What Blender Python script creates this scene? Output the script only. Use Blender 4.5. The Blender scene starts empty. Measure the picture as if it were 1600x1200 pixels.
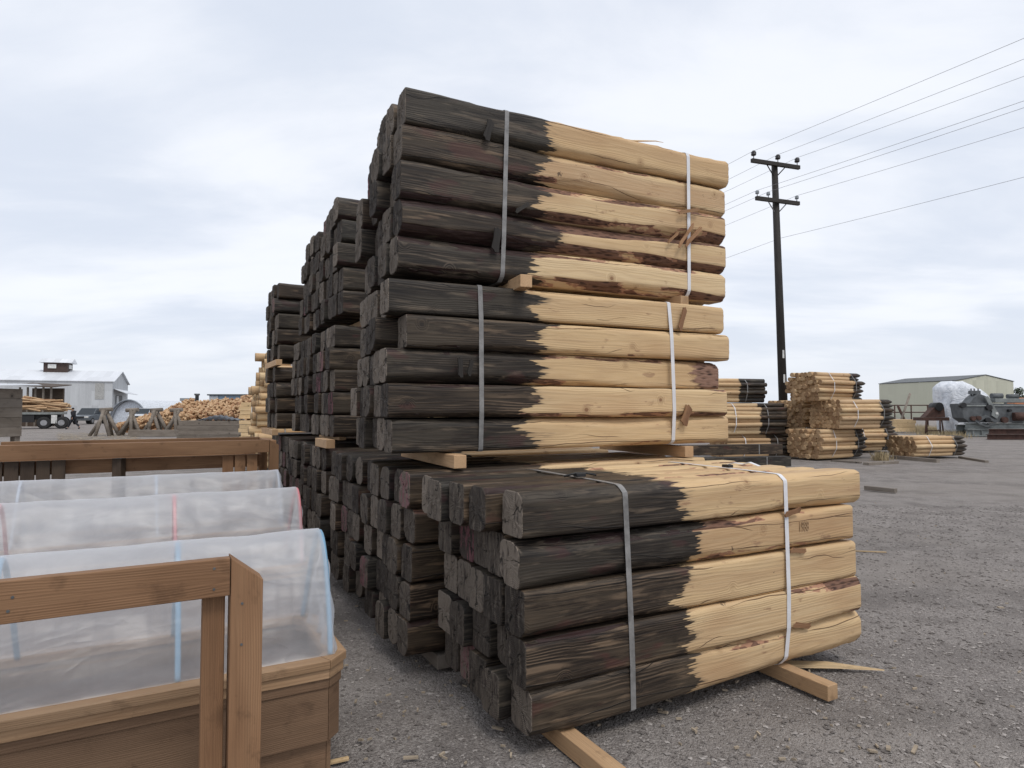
import bpy, bmesh, math, random
import numpy as np
from mathutils import Vector, Matrix
R = math.radians
random.seed(7)
# ------------------------------------------------------------ camera, world, sun, exposure
scene = bpy.context.scene
COL = scene.collection
F, HY, CH = 1010.0, 640.0, 1.6           # focal length in photo pixels, horizon row, eye height
PITCH = math.atan((HY - 600) / F)
cd = bpy.data.cameras.new('camera'); cam = bpy.data.objects.new('camera', cd); COL.objects.link(cam)
cd.sensor_width = 36; cd.lens = 36 * F / 1600; cd.clip_end = 3000; cd.clip_start = .05
cam.location = (0, 0, CH); cam.rotation_euler = (R(90) + PITCH, 0, 0)
scene.camera = cam
scene.view_settings.view_transform = 'Standard'; scene.view_settings.look = 'None'
scene.view_settings.gamma = 1; scene.view_settings.exposure = 0.15
SUN_EL, SUN_AZ = 58, 150                 # azimuth clockwise from +Y
w = bpy.data.worlds.new('World'); scene.world = w; w.use_nodes = True
sd = bpy.data.lights.new('sun', 'SUN'); sd.energy = 1.3; sd.angle = R(18); sd.color = (1, .95, .88)
so = bpy.data.objects.new('sun', sd); COL.objects.link(so)
sdir = Vector((math.sin(R(SUN_AZ)) * math.cos(R(SUN_EL)), math.cos(R(SUN_AZ)) * math.cos(R(SUN_EL)), math.sin(R(SUN_EL))))
so.rotation_euler = sdir.to_track_quat('Z', 'Y').to_euler()


class NT:
    """tiny node helper"""
    def __init__(s, tree):
        s.t = tree; tree.nodes.clear()
    def n(s, typ, **kw):
        o = s.t.nodes.new(typ)
        for k, v in kw.items(): setattr(o, k, v)
        return o
    def set(s, sock, v):
        if v is None: return
        if isinstance(v, bpy.types.NodeSocket): s.t.links.new(v, sock)
        else:
            if isinstance(v, (tuple, list)) and len(v) == 3 and sock.type == 'RGBA': v = (*v, 1)
            sock.default_value = v
    def m(s, op, a, b=None, c=None, clamp=False):
        o = s.n('ShaderNodeMath', operation=op, use_clamp=clamp)
        s.set(o.inputs[0], a); s.set(o.inputs[1], b); s.set(o.inputs[2], c); return o.outputs[0]
    def v(s, op, a, b=None):
        o = s.n('ShaderNodeVectorMath', operation=op)
        s.set(o.inputs[0], a); s.set(o.inputs[1], b)
        return o.outputs['Value'] if op in ('LENGTH', 'DOT_PRODUCT') else o.outputs[0]
    def sep(s, a):
        o = s.n('ShaderNodeSeparateXYZ'); s.set(o.inputs[0], a); return o.outputs
    def comb(s, x=0., y=0., z=0.):
        o = s.n('ShaderNodeCombineXYZ'); s.set(o.inputs[0], x); s.set(o.inputs[1], y); s.set(o.inputs[2], z); return o.outputs[0]
    def noise(s, vec, scale=1., detail=2., rough=.5, dist=0., out=0):
        o = s.n('ShaderNodeTexNoise'); s.set(o.inputs['Vector'], vec); s.set(o.inputs['Scale'], scale)
        o.inputs['Detail'].default_value = detail; o.inputs['Roughness'].default_value = rough; o.inputs['Distortion'].default_value = dist
        return o.outputs[out]
    def vor(s, vec, scale=1., feature='F1', rnd=1.):
        o = s.n('ShaderNodeTexVoronoi', feature=feature); s.set(o.inputs['Vector'], vec); s.set(o.inputs['Scale'], scale)
        o.inputs['Randomness'].default_value = rnd; return o
    def mix(s, f, a, b, blend='MIX'):
        o = s.n('ShaderNodeMix', data_type='RGBA', blend_type=blend)
        s.set(o.inputs[0], f); s.set(o.inputs[6], a); s.set(o.inputs[7], b); return o.outputs[2]
    def ss(s, x, lo, hi, a=0., b=1.):
        o = s.n('ShaderNodeMapRange', interpolation_type='SMOOTHSTEP')
        s.set(o.inputs[0], x); s.set(o.inputs[1], lo); s.set(o.inputs[2], hi); s.set(o.inputs[3], a); s.set(o.inputs[4], b); return o.outputs[0]
    def lin(s, x, lo, hi, a=0., b=1.):
        o = s.n('ShaderNodeMapRange'); s.set(o.inputs[0], x)
        for i, q in enumerate((lo, hi, a, b)): s.set(o.inputs[i + 1], q)
        return o.outputs[0]
    def bump(s, h, strength=.5, dist=.01):
        o = s.n('ShaderNodeBump'); s.set(o.inputs['Height'], h); o.inputs['Strength'].default_value = strength; o.inputs['Distance'].default_value = dist
        return o.outputs[0]


# overcast sky: Nishita behind layered cloud
W_ = NT(w.node_tree)
sky = W_.n('ShaderNodeTexSky', sky_type='NISHITA', sun_disc=False, sun_elevation=R(SUN_EL), sun_rotation=R(SUN_AZ))
tc = W_.n('ShaderNodeTexCoord').outputs['Generated']
x, y, z = W_.sep(tc)
zz = W_.m('ADD', W_.m('MAXIMUM', z, 0.), .16)
cv = W_.comb(W_.m('DIVIDE', x, zz), W_.m('DIVIDE', y, zz), 0.)
n1 = W_.noise(W_.v('ADD', W_.v('MULTIPLY', cv, (.62, 1.15, 1)), (3.1, .4, 0)), 1.35, 7, .55, .3)
n2 = W_.noise(W_.v('ADD', cv, (7.3, 2.1, 0)), .45, 3, .5)
cl = W_.m('ADD', W_.m('MULTIPLY', n1, .6), W_.m('MULTIPLY', n2, .5))
c = W_.mix(W_.ss(cl, .43, .62), (6.35, 6.85, 7.8), (8.15, 8.4, 8.95))
c = W_.mix(W_.ss(n2, .5, .72, 0., .55), c, (6.5, 6.75, 7.75))
c = W_.mix(W_.ss(z, 0., .16, .8, 0.), c, (6.9, 7.25, 7.9))
c = W_.mix(.94, sky.outputs[0], c)
bg = W_.n('ShaderNodeBackground'); W_.set(bg.inputs[0], c); bg.inputs[1].default_value = .108
out = W_.n('ShaderNodeOutputWorld'); W_.t.links.new(bg.outputs[0], out.inputs[0])

# ------------------------------------------------------------ helpers
def Wp(px, py, Y):
    """point at distance Y in front of the camera that the photo shows at (px, py)"""
    u, v_ = (px - 800) / F, (600 - py) / F
    dy = math.cos(PITCH) - v_ * math.sin(PITCH); dz = math.sin(PITCH) + v_ * math.cos(PITCH)
    return Vector((u / dy * Y, Y, CH + dz / dy * Y))
def Gp(px, py, z=0.):
    u, v_ = (px - 800) / F, (600 - py) / F
    dy = math.cos(PITCH) - v_ * math.sin(PITCH); dz = math.sin(PITCH) + v_ * math.cos(PITCH)
    t = (z - CH) / dz
    return Vector((u * t, dy * t, z))
def tag(o, label=None, cat=None, group=None, kind=None):
    for k, v_ in (('label', label), ('category', cat), ('group', group), ('kind', kind)):
        if v_: o[k] = v_
    return o
def empty(name, loc=(0, 0, 0), rz=0., label=None, cat=None, group=None, kind=None):
    o = bpy.data.objects.new(name, None); COL.objects.link(o)
    o.location = loc; o.rotation_euler = (0, 0, rz); o.empty_display_size = .1
    return tag(o, label, cat, group, kind)
def link(name, me, parent=None, loc=(0, 0, 0), rot=(0, 0, 0), mats=None):
    o = bpy.data.objects.new(name, me); COL.objects.link(o)
    o.parent = parent; o.location = loc; o.rotation_euler = rot
    if mats is not None and not me.materials:
        for m_ in (mats if isinstance(mats, (list, tuple)) else [mats]): me.materials.append(m_)
    return o
class MB:
    def __init__(s): s.v = []; s.f = []; s.m = []; s.sm = []
    def add(s, vs, fs, mi=0, smooth=False, M=None):
        b = len(s.v)
        s.v += [tuple(M @ Vector(p)) if M else tuple(p) for p in vs]
        s.f += [tuple(b + i for i in f) for f in fs]; s.m += [mi] * len(fs); s.sm += [smooth] * len(fs); return s
    def box(s, x0, x1, y0, y1, z0, z1, mi=0, M=None):
        vs = [(x0, y0, z0), (x1, y0, z0), (x1, y1, z0), (x0, y1, z0), (x0, y0, z1), (x1, y0, z1), (x1, y1, z1), (x0, y1, z1)]
        return s.add(vs, [(0, 3, 2, 1), (4, 5, 6, 7), (0, 1, 5, 4), (1, 2, 6, 5), (2, 3, 7, 6), (3, 0, 4, 7)], mi, False, M)
    def prism(s, pts, y0, y1, mi=0, M=None):
        """polygon in x,z (counter-clockwise seen from -y) extruded along y"""
        n = len(pts); vs = [(p[0], y0, p[1]) for p in pts] + [(p[0], y1, p[1]) for p in pts]
        fs = [tuple(range(n)), tuple(range(2 * n - 1, n - 1, -1))] + [(i, i + n, (i + 1) % n + n, (i + 1) % n) for i in range(n)]
        return s.add(vs, fs, mi, False, M)
    def tube(s, pts, rad, n=10, mi=0, caps=True, M=None, smooth=True):
        pts = [Vector(p) for p in pts]; k = len(pts)
        rr = rad if isinstance(rad, (list, tuple)) else [rad] * k
        vs = []; up = None
        for i, p in enumerate(pts):
            d = (pts[min(i + 1, k - 1)] - pts[max(i - 1, 0)]).normalized()
            if up is None: up = Vector((0, 0, 1)) if abs(d.z) < .9 else Vector((1, 0, 0))
            a = d.cross(up).normalized(); b = a.cross(d).normalized(); up = b
            for j in range(n):
                t = 2 * math.pi * j / n
                vs.append(p + (a * math.cos(t) + b * math.sin(t)) * rr[i])
        fs = [(i * n + j, i * n + (j + 1) % n, (i + 1) * n + (j + 1) % n, (i + 1) * n + j) for i in range(k - 1) for j in range(n)]
        s.add(vs, fs, mi, smooth, M)
        if caps:
            b0 = len(s.v) - len(vs)
            s.f += [tuple(b0 + j for j in range(n - 1, -1, -1)), tuple(b0 + (k - 1) * n + j for j in range(n))]; s.m += [mi] * 2; s.sm += [False] * 2
        return s
    def mesh(s, name='m', mats=()):
        me = bpy.data.meshes.new(name); me.from_pydata(s.v, [], s.f); me.update()
        me.polygons.foreach_set('material_index', s.m); me.polygons.foreach_set('use_smooth', s.sm)
        for m_ in (mats if isinstance(mats, (list, tuple)) else [mats]): me.materials.append(m_)
        bm = bmesh.new(); bm.from_mesh(me); bmesh.ops.recalc_face_normals(bm, faces=bm.faces); bm.to_mesh(me); bm.free()
        return me
    def build(s, name, mats, parent=None, loc=(0, 0, 0), rot=(0, 0, 0), bevel=0.):
        o = link(name, s.mesh(name, mats), parent, loc, rot)
        if bevel:
            b = o.modifiers.new('bevel', 'BEVEL'); b.width = bevel; b.segments = 2; b.limit_method = 'ANGLE'
        return o
def Mz(a, loc=(0, 0, 0)): return Matrix.Translation(Vector(loc)) @ Matrix.Rotation(a, 4, 'Z')
def board(name, parent, p0, p1, wd, ht, mat, roll=0., bevel=.003):
    """straight piece of timber, local x along its length, from p0 to p1 (centre line)"""
    p0, p1 = Vector(p0), Vector(p1); d = p1 - p0; L = d.length
    o = MB().box(0, L, -wd / 2, wd / 2, -ht / 2, ht / 2).build(name, mat, parent, bevel=bevel)
    q = d.to_track_quat('X', 'Z'); o.rotation_mode = 'QUATERNION'
    from mathutils import Quaternion
    o.rotation_quaternion = q @ Quaternion((1, 0, 0), roll); o.location = p0
    return o

# ------------------------------------------------------------ materials
def mat(name):
    m_ = bpy.data.materials.new(name); m_.use_nodes = True; return m_, NT(m_.node_tree)
def finish(t, base, rough=.7, normal=None, metal=0., spec=None):
    p = t.n('ShaderNodeBsdfPrincipled'); t.set(p.inputs['Base Color'], base); t.set(p.inputs['Roughness'], rough)
    t.set(p.inputs['Metallic'], metal)
    if spec is not None: p.inputs['Specular IOR Level'].default_value = spec
    if normal is not None: t.set(p.inputs['Normal'], normal)
    o = t.n('ShaderNodeOutputMaterial'); t.t.links.new(p.outputs[0], o.inputs[0]); return p
def simple(name, col, rough=.6, metal=0., var=.25, scale=6., bump=.15):
    m_, t = mat(name)
    tcn = t.n('ShaderNodeTexCoord').outputs['Object']; oi = t.n('ShaderNodeObjectInfo')
    nz = t.noise(t.v('ADD', tcn, t.comb(t.m('MULTIPLY', oi.outputs['Random'], 31.), 0., 0.)), scale, 5, .6)
    f = t.lin(nz, .3, .7, 1 - var, 1 + var)
    cc = t.mix(1., (*col, 1), t.comb(f, f, f), 'MULTIPLY')
    finish(t, cc, rough, t.bump(nz, bump, .02), metal); return m_

def wood_common(t, ring=.0085, pith=(.03, -.02), knots=True, kscale=4.6, kthr=.36):
    tcn = t.n('ShaderNodeTexCoord'); oi = t.n('ShaderNodeObjectInfo')
    P = tcn.outputs['Object']; rnd = oi.outputs['Random']
    off = t.comb(t.m('MULTIPLY', rnd, 83.), t.m('MULTIPLY', rnd, 29.), t.m('MULTIPLY', rnd, 47.))
    Pn = t.v('ADD', P, off)
    px, py, pz = t.sep(P)
    r1 = t.m('SUBTRACT', t.m('FRACT', t.m('MULTIPLY', rnd, 17.3)), .5); r2 = t.m('SUBTRACT', t.m('FRACT', t.m('MULTIPLY', rnd, 41.7)), .5)
    wob = t.noise(t.v('MULTIPLY', Pn, (1.1, 5, 5)), 1., 2, .5, 0., 1)
    wx, wy, wz = t.sep(wob)
    yy = t.m('ADD', t.m('ADD', py, t.m('MULTIPLY', r1, .07)), t.m('MULTIPLY', t.m('SUBTRACT', wy, .5), .06))
    z2 = t.m('ADD', t.m('ADD', pz, t.m('MULTIPLY', r2, .07)), t.m('MULTIPLY', t.m('SUBTRACT', wz, .5), .06))
    r = t.v('LENGTH', t.comb(0., yy, z2))
    km = 0.; kn = None
    if knots:
        vo = t.vor(t.v('MULTIPLY', Pn, (1, 1, 1)), kscale)
        d = vo.outputs['Distance']; cr, cg, cb = t.sep(vo.outputs['Color'])
        on = t.m('GREATER_THAN', cr, kthr)
        kb = t.m('MULTIPLY', on, t.ss(d, .03, .24, 1., 0.))
        r = t.m('ADD', r, t.m('MULTIPLY', kb, .024))
        kn = t.m('MULTIPLY', on, t.m('ADD', t.m('MULTIPLY', t.ss(d, .05, .08, 1., 0.), .6), t.ss(d, .08, .20, .4, 0.)))
    rg = t.m('ADD', t.m('MULTIPLY', t.m('SINE', t.m('MULTIPLY', r, 2 * math.pi / ring)), .5), .5)
    rg = t.m('POWER', rg, 1.6)
    fib = t.noise(t.v('MULTIPLY', Pn, (4, 160, 160)), 1., 3, .6)
    return dict(P=P, Pn=Pn, px=px, py=py, pz=pz, rnd=rnd, r=r, ring=rg, fib=fib, knot=kn, oi=oi, off=off)

def timber_material(name='timber_wood', boundary=1.0, end=False, Lmid=1.2, bark=True, cracks=True, darkcol=None, spike=.50):
    m_, t = mat(name); k = wood_common(t, ring=.009 if not end else .0075)
    cr, cg, cb = t.sep(k['oi'].outputs['Color'])
    big = t.noise(t.v('MULTIPLY', k['Pn'], (1.3, 3, 3)), 1., 2)
    # heartwood tan against paler sapwood near the log's outside
    heart = t.ss(k['r'], .088, .108, 1., 0.)
    heart = t.m('MULTIPLY', heart, t.lin(cg, 0., 1., .25, 1.))
    pale = t.mix(heart, (.590, .422, .232), (.450, .290, .158))
    gm = t.noise(t.v('MULTIPLY', k['Pn'], (1.8, 7, 7)), 1., 2)
    stk = t.noise(t.v('MULTIPLY', k['Pn'], (1.4, 55, 55)), 1., 3, .55)
    pale = t.mix(t.ss(stk, .58, .70, 0., .45), pale, (.33, .195, .10))
    pale = t.mix(t.m('MULTIPLY', k['ring'], t.ss(gm, .35, .68, .04, .34)), pale, (.36, .22, .115))
    mott = t.noise(t.v('MULTIPLY', k['Pn'], (3.5, 16, 16)), 1., 5, .65)
    pale = t.mix(t.ss(mott, .45, .72, 0., .32), pale, (.40, .265, .15))
    pale = t.mix(t.lin(k['fib'], .35, .65, 0., .26), pale, (.72, .59, .40))
    pale = t.mix(t.ss(big, .48, .72, 0., .5), pale, (.42, .255, .135))
    tw = t.lin(t.m('FRACT', t.m('MULTIPLY', k['rnd'], 67.)), 0., 1., .90, 1.06)
    pale = t.mix(1., pale, t.comb(tw, t.m('POWER', tw, 1.5), t.m('MULTIPLY', tw, tw)), 'MULTIPLY')
    pale = t.mix(t.m('MULTIPLY', k['knot'], .8), pale, (.17, .075, .035))
    smud = t.noise(t.v('MULTIPLY', k['Pn'], (5, 14, 14)), 1., 4, .6)
    pale = t.mix(t.ss(smud, .63, .70, 0., .55), pale, (.24, .13, .08))
    dk = t.mix(t.m('MULTIPLY', k['ring'], .5), (.0085, .0075, .007), (.034, .029, .024))
    gm2 = t.noise(t.v('MULTIPLY', k['Pn'], (1.6, 6, 6)), 1., 3)
    hi = t.m('MULTIPLY', t.m('POWER', k['ring'], 2.5), t.ss(gm2, .46, .66))
    dk = t.mix(t.m('MULTIPLY', hi, .75), dk, (.125, .108, .088))
    dk = t.mix(t.ss(big, .42, .60, 0., .6), dk, (.040, .037, .030))
    dk = t.mix(t.ss(mott, .48, .62, 0., .8), dk, (.008, .0065, .006))
    dk = t.mix(t.lin(k['fib'], .4, .75, 0., .35), dk, (.095, .084, .068))
    wth = t.noise(t.v('MULTIPLY', k['Pn'], (2.5, 22, 22)), 1., 4, .6)
    dk = t.mix(t.ss(wth, .56, .68, 0., .65), dk, (.115, .098, .077))
    dk = t.mix(t.ss(t.noise(t.v('MULTIPLY', k['Pn'], (3, 7, 7)), 1., 3), .60, .68, 0., .45), dk, (.050, .020, .022))
    br = t.m('MULTIPLY', t.m('POWER', t.m('FRACT', t.m('MULTIPLY', k['rnd'], 23.9)), 1.2), .9)
    dk = t.mix(br, dk, t.mix(1., dk, (1.9, 1.45, 1.1), 'MULTIPLY'))
    dk = t.mix(t.m('MULTIPLY', k['knot'], .7), dk, (.012, .008, .007))
    # creosote edge: spikes running along the grain
    s1 = t.noise(t.v('MULTIPLY', k['Pn'], (1.8, 15, 15)), 1., 4, .65)
    s2 = t.noise(t.v('MULTIPLY', k['Pn'], (4.5, 70, 70)), 1., 2, .6)
    edge = t.m('ADD', t.m('MULTIPLY', t.m('SUBTRACT', s1, .5), spike), t.m('MULTIPLY', t.m('SUBTRACT', s2, .5), spike * .45))
    sl_ = t.noise(t.v('MULTIPLY', k['Pn'], (.4, 5, 5)), 1., 1)
    lim = t.m('ADD', t.m('ADD', t.m('MULTIPLY', t.m('SUBTRACT', cb, .5), .5), boundary), t.m('MULTIPLY', t.m('SUBTRACT', sl_, .5), spike * .45))
    isdark = t.ss(t.m('SUBTRACT', k['px'], t.m('ADD', lim, edge)), -.009, .009, 1., 0.)
    if end:
        isdark = t.m('LESS_THAN', k['px'], Lmid)
        rr = t.m('FRACT', t.m('MULTIPLY', k['rnd'], 7.7))
        dend = t.mix(t.m('POWER', rr, 1.4), (.038, .031, .026), (.235, .195, .158))
        dend = t.mix(t.m('MULTIPLY', k['ring'], .6), dend, (.018, .014, .012))
        mot = t.noise(t.v('MULTIPLY', k['Pn'], (20, 42, 9)), 1., 5, .65)
        dend = t.mix(t.ss(mot, .50, .70, 0., .5), dend, (.20, .168, .135))
        dend = t.mix(t.ss(mot, .36, .45, .75, 0.), dend, (.020, .014, .013))
        pink = t.m('MULTIPLY', t.m('GREATER_THAN', t.m('FRACT', t.m('MULTIPLY', k['rnd'], 53.1)), .955), t.ss(mot, .46, .56, 0., .5))
        dend = t.mix(pink, dend, (.22, .06, .09))
        # drying checks radiating from the pith
        ang = t.m('ARCTAN2', t.m('ADD', k['pz'], .01), t.m('ADD', k['py'], -.008))
        an = t.noise(t.v('MULTIPLY', k['Pn'], (1, 20, 20)), 1., 3)
        a2 = t.m('ADD', t.m('ADD', t.m('MULTIPLY', ang, .5), t.m('MULTIPLY', an, .9)), t.m('MULTIPLY', k['rnd'], 19.))
        chk = t.m('ABSOLUTE', t.m('SINE', t.m('MULTIPLY', a2, 2.)))
        ck = t.m('MULTIPLY', t.ss(chk, .03, .12, 1., 0.), t.ss(an, .38, .46))
        pend = t.mix(t.m('MULTIPLY', k['ring'], .4), t.mix(rr, (.26, .155, .085), (.52, .36, .21)), (.24, .14, .07))
        base = t.mix(isdark, pend, dend)
        base = t.mix(t.m('MULTIPLY', ck, .8), base, (.008, .007, .006))
        h = t.m('SUBTRACT', t.m('ADD', t.m('MULTIPLY', k['ring'], .12), mot), ck)
        finish(t, base, .85, t.bump(h, .7, .012), spec=.25); return m_
    wane = t.n('ShaderNodeAttribute', attribute_name='wane').outputs['Fac']
    bn = t.noise(t.v('MULTIPLY', k['Pn'], (2.2, 6, 6)), 1., 4, .6)
    scaly = t.vor(t.v('MULTIPLY', k['Pn'], (14, 45, 45)), 1.).outputs['Distance']
    # skin of sapwood just under the bark shows yellow-pink
    skin = t.m('MULTIPLY', wane, t.ss(t.m('ADD', bn, t.m('MULTIPLY', cr, .2)), .44, .50))
    pale = t.mix(t.m('MULTIPLY', wane, .35), pale, (.60, .41, .22))
    if bark:
        lo = t.m('SUBTRACT', .66, t.m('MULTIPLY', cr, .26))
        bm_ = t.m('MULTIPLY', t.ss(wane, .25, .5), t.ss(t.m('ADD', bn, t.m('MULTIPLY', t.m('SUBTRACT', scaly, .5), .06)), lo, t.m('ADD', lo, .02)))
        rim = t.m('MULTIPLY', t.ss(wane, .25, .5), t.ss(bn, t.m('SUBTRACT', lo, .035), t.m('SUBTRACT', lo, .02)))
        pale = t.mix(t.m('MULTIPLY', rim, .7), pale, (.30, .125, .09))
        bcol = t.mix(t.ss(scaly, .15, .6), (.045, .022, .016), (.17, .09, .06))
        pale = t.mix(bm_, pale, bcol)
        dk = t.mix(t.m('MULTIPLY', bm_, .8), dk, (.030, .014, .014))
        eb = t.m('MULTIPLY', t.m('SUBTRACT', 1., k['oi'].outputs['Alpha']), t.ss(t.m('ADD', k['px'], t.m('MULTIPLY', t.m('SUBTRACT', mott, .5), .5)), 2.17, 2.24))
        pale = t.mix(eb, pale, t.mix(t.ss(scaly, .1, .55), (.035, .016, .012), (.24, .14, .10))); bm_ = t.m('MAXIMUM', bm_, eb)
    else: bm_ = 0.
    soak = t.ss(t.m('SUBTRACT', k['px'], t.m('ADD', lim, t.m('MULTIPLY', edge, 1.5))), -.03, .05, 1., 0.)
    pale = t.mix(t.m('MULTIPLY', soak, t.ss(mott, .3, .7, .15, .6)), pale, (.16, .115, .075))
    drip = t.noise(t.v('MULTIPLY', k['Pn'], (9, 9, 9)), 1., 4, .6)
    pale = t.mix(t.ss(drip, .70, .73, 0., .75), pale, (.05, .035, .028))
    base = t.mix(isdark, pale, dk)
    h = t.m('ADD', t.m('MULTIPLY', k['fib'], .45), t.m('MULTIPLY', k['ring'], .20))
    if bark: h = t.m('ADD', h, t.m('MULTIPLY', bm_, t.m('ADD', t.m('MULTIPLY', scaly, 1.2), .4)))
    if cracks:
        uv = t.sep(t.n('ShaderNodeTexCoord').outputs['UV'])
        v4 = t.m('MULTIPLY', uv[1], 4.); fc = t.m('FLOOR', v4); fv = t.m('SUBTRACT', t.m('FRACT', v4), .5)
        line = t.noise(t.comb(t.m('MULTIPLY', uv[0], .65), t.m('MULTIPLY', fc, 7.3), t.m('MULTIPLY', k['rnd'], 91.)), 1., 4, .5)
        gate = t.noise(t.comb(t.m('MULTIPLY', uv[0], 1.4), t.m('ADD', t.m('MULTIPLY', fc, 5.1), 40.), t.m('MULTIPLY', k['rnd'], 57.)), 1., 2)
        dd = t.m('ABSOLUTE', t.m('SUBTRACT', fv, t.m('MULTIPLY', t.m('SUBTRACT', line, .5), 1.0)))
        wdt = t.ss(gate, .40, .60, 0., .018)
        ck = t.m('MULTIPLY', t.m('GREATER_THAN', wdt, .001), t.ss(dd, t.m('MULTIPLY', wdt, .4), wdt, 1., 0.))
        line2 = t.noise(t.comb(t.m('MULTIPLY', uv[0], .9), t.m('ADD', t.m('MULTIPLY', fc, 3.3), 80.), t.m('MULTIPLY', k['rnd'], 31.)), 1., 4, .5)
        gate2 = t.noise(t.comb(t.m('MULTIPLY', uv[0], 2.6), t.m('ADD', t.m('MULTIPLY', fc, 9.1), 12.), t.m('MULTIPLY', k['rnd'], 77.)), 1., 2)
        dd2 = t.m('ABSOLUTE', t.m('SUBTRACT', fv, t.m('MULTIPLY', t.m('SUBTRACT', line2, .5), 2.2)))
        wd2 = t.ss(gate2, .52, .66, 0., .016)
        ck2 = t.m('MULTIPLY', t.m('GREATER_THAN', wd2, .001), t.ss(dd2, t.m('MULTIPLY', wd2, .4), wd2, 1., 0.))
        ck = t.m('MAXIMUM', ck, ck2)
        base = t.mix(t.m('MULTIPLY', ck, .85), base, t.mix(isdark, (.09, .045, .022), (.005, .004, .004)))  # shade inside the cracks is mixed into the colour; bump adds their depth
        h = t.m('SUBTRACT', h, t.m('MULTIPLY', ck, 1.5))
    rough = t.lin(isdark, 0., 1., .72, .58)
    finish(t, base, rough, t.bump(h, .62, .006), spec=.3); return m_

def brown_wood(name, c1, c2, c3, ring=.007, rough=.7):
    m_, t = mat(name); k = wood_common(t, ring=ring, kscale=3.2, kthr=.66)
    big = t.noise(t.v('MULTIPLY', k['Pn'], (1.2, 6, 6)), 1., 3)
    c_ = t.mix(t.ss(big, .35, .68), c1, c2)
    gm = t.noise(t.v('MULTIPLY', k['Pn'], (1.5, 8, 8)), 1., 3)
    c_ = t.mix(t.m('MULTIPLY', k['ring'], t.ss(gm, .35, .65, .05, .4)), c_, c3)
    c_ = t.mix(t.lin(k['fib'], .35, .7, 0., .35), c_, tuple(min(1, q * 1.7) for q in c1))
    c_ = t.mix(t.m('MULTIPLY', k['knot'], .85), c_, tuple(q * .22 for q in c3))
    st = t.noise(t.v('MULTIPLY', k['Pn'], (7, 9, 9)), 1., 4, .65)
    c_ = t.mix(t.ss(st, .56, .72, 0., .4), c_, tuple(q * .45 for q in c3))
    rr = t.lin(k['rnd'], 0., 1., .8, 1.15)
    c_ = t.mix(1., c_, t.comb(rr, rr, rr), 'MULTIPLY')
    h = t.m('ADD', k['fib'], t.m('MULTIPLY', k['ring'], .3))
    finish(t, c_, rough, t.bump(h, .4, .004), spec=.3); return m_

M_T = timber_material('timber_wood'); M_TE = timber_material('timber_end', end=True)
M_P = timber_material('post_wood', boundary=.62, bark=False, cracks=False, spike=.2)
M_PE = timber_material('post_end', end=True, Lmid=1.0)
M_LOG = timber_material('peeled_log', boundary=-3., bark=False, cracks=False)
M_BLACKLOG = timber_material('black_log', boundary=30., bark=False)
M_CEDAR = brown_wood('stained_cedar', (.20, .108, .056), (.31, .18, .098), (.115, .056, .028))
M_CEDAR2 = brown_wood('planter_cedar', (.165, .100, .060), (.235, .148, .090), (.10, .055, .032))
M_RIM = brown_wood('rim_cedar', (.31, .195, .11), (.41, .27, .16), (.20, .11, .06))
M_BLOCK = brown_wood('dunnage_wood', (.42, .265, .145), (.50, .335, .195), (.30, .17, .085))
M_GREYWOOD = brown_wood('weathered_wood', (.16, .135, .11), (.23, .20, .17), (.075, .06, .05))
M_DARKWOOD = brown_wood('dark_planks', (.06, .042, .030), (.095, .068, .048), (.035, .025, .02))
M_PALEWOOD = brown_wood('fresh_lumber', (.50, .36, .20), (.60, .45, .27), (.34, .22, .11))
M_SLAB = brown_wood('slab_wood', (.42, .27, .15), (.50, .36, .22), (.12, .065, .035), ring=.03)
M_STRAPW = simple('white_strap', (.66, .66, .68), .45, 0, .10, 9., .1)
M_STRAPG = simple('grimy_strap', (.20, .195, .19), .5, 0, .35, 14., .2)
M_SPLINT = brown_wood('splinter_wood', (.22, .115, .06), (.36, .21, .11), (.13, .06, .03))
M_WHITEMETAL = None
def corrugated(name, col, period=.25, axis=0, var=.08, streak=.2):
    m_, t = mat(name); P = t.n('ShaderNodeTexCoord').outputs['Object']
    s_ = t.sep(P)[axis]
    wv = t.m('SINE', t.m('MULTIPLY', s_, 2 * math.pi / period))
    pan = t.noise(t.comb(t.m('FLOOR', t.m('MULTIPLY', s_, 1.1)), 0., t.m('FLOOR', t.m('MULTIPLY', t.sep(P)[2], .45))), 3.3, 0)
    nz = t.noise(t.v('MULTIPLY', P, (3, 3, .5)), 1., 4)
    f = t.m('ADD', t.lin(pan, .3, .7, 1 - var, 1 + var), t.m('MULTIPLY', t.m('SUBTRACT', nz, .5), streak))
    cc = t.mix(1., (*col, 1), t.comb(f, f, f), 'MULTIPLY')
    finish(t, cc, .45, t.bump(wv, .5, .02), .15); return m_
M_WHITEMETAL = corrugated('white_sheet_metal', (.50, .515, .53), .3)
M_ROOFMETAL = corrugated('pale_roof_metal', (.66, .68, .71), .3)
M_TANMETAL = corrugated('tan_sheet_metal', (.50, .50, .40), .3, 0, .02, .05)
M_BLUEMETAL = corrugated('blue_sheet_metal', (.22, .30, .38), .6)
M_BLACK = simple('black_paint', (.012, .012, .013), .5)
M_TYRE = simple('tyre_rubber', (.02, .02, .02), .8)
M_RUST = simple('rusty_steel', (.065, .032, .024), .8, .1, .5, 5.)
M_GREYSTEEL = simple('grey_machine_paint', (.095, .102, .107), .6, .1, .35, 3.)
M_LIGHTSTEEL = simple('pale_grey_steel', (.20, .215, .21), .6, .1, .3, 3.)
M_GLASS = simple('dark_glass', (.02, .026, .032), .15)
M_SUV = simple('grey_car_paint', (.12, .135, .15), .3, .3, .08)
M_CARWHITE = simple('white_car_paint', (.55, .57, .60), .3, 0, .06)
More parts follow.
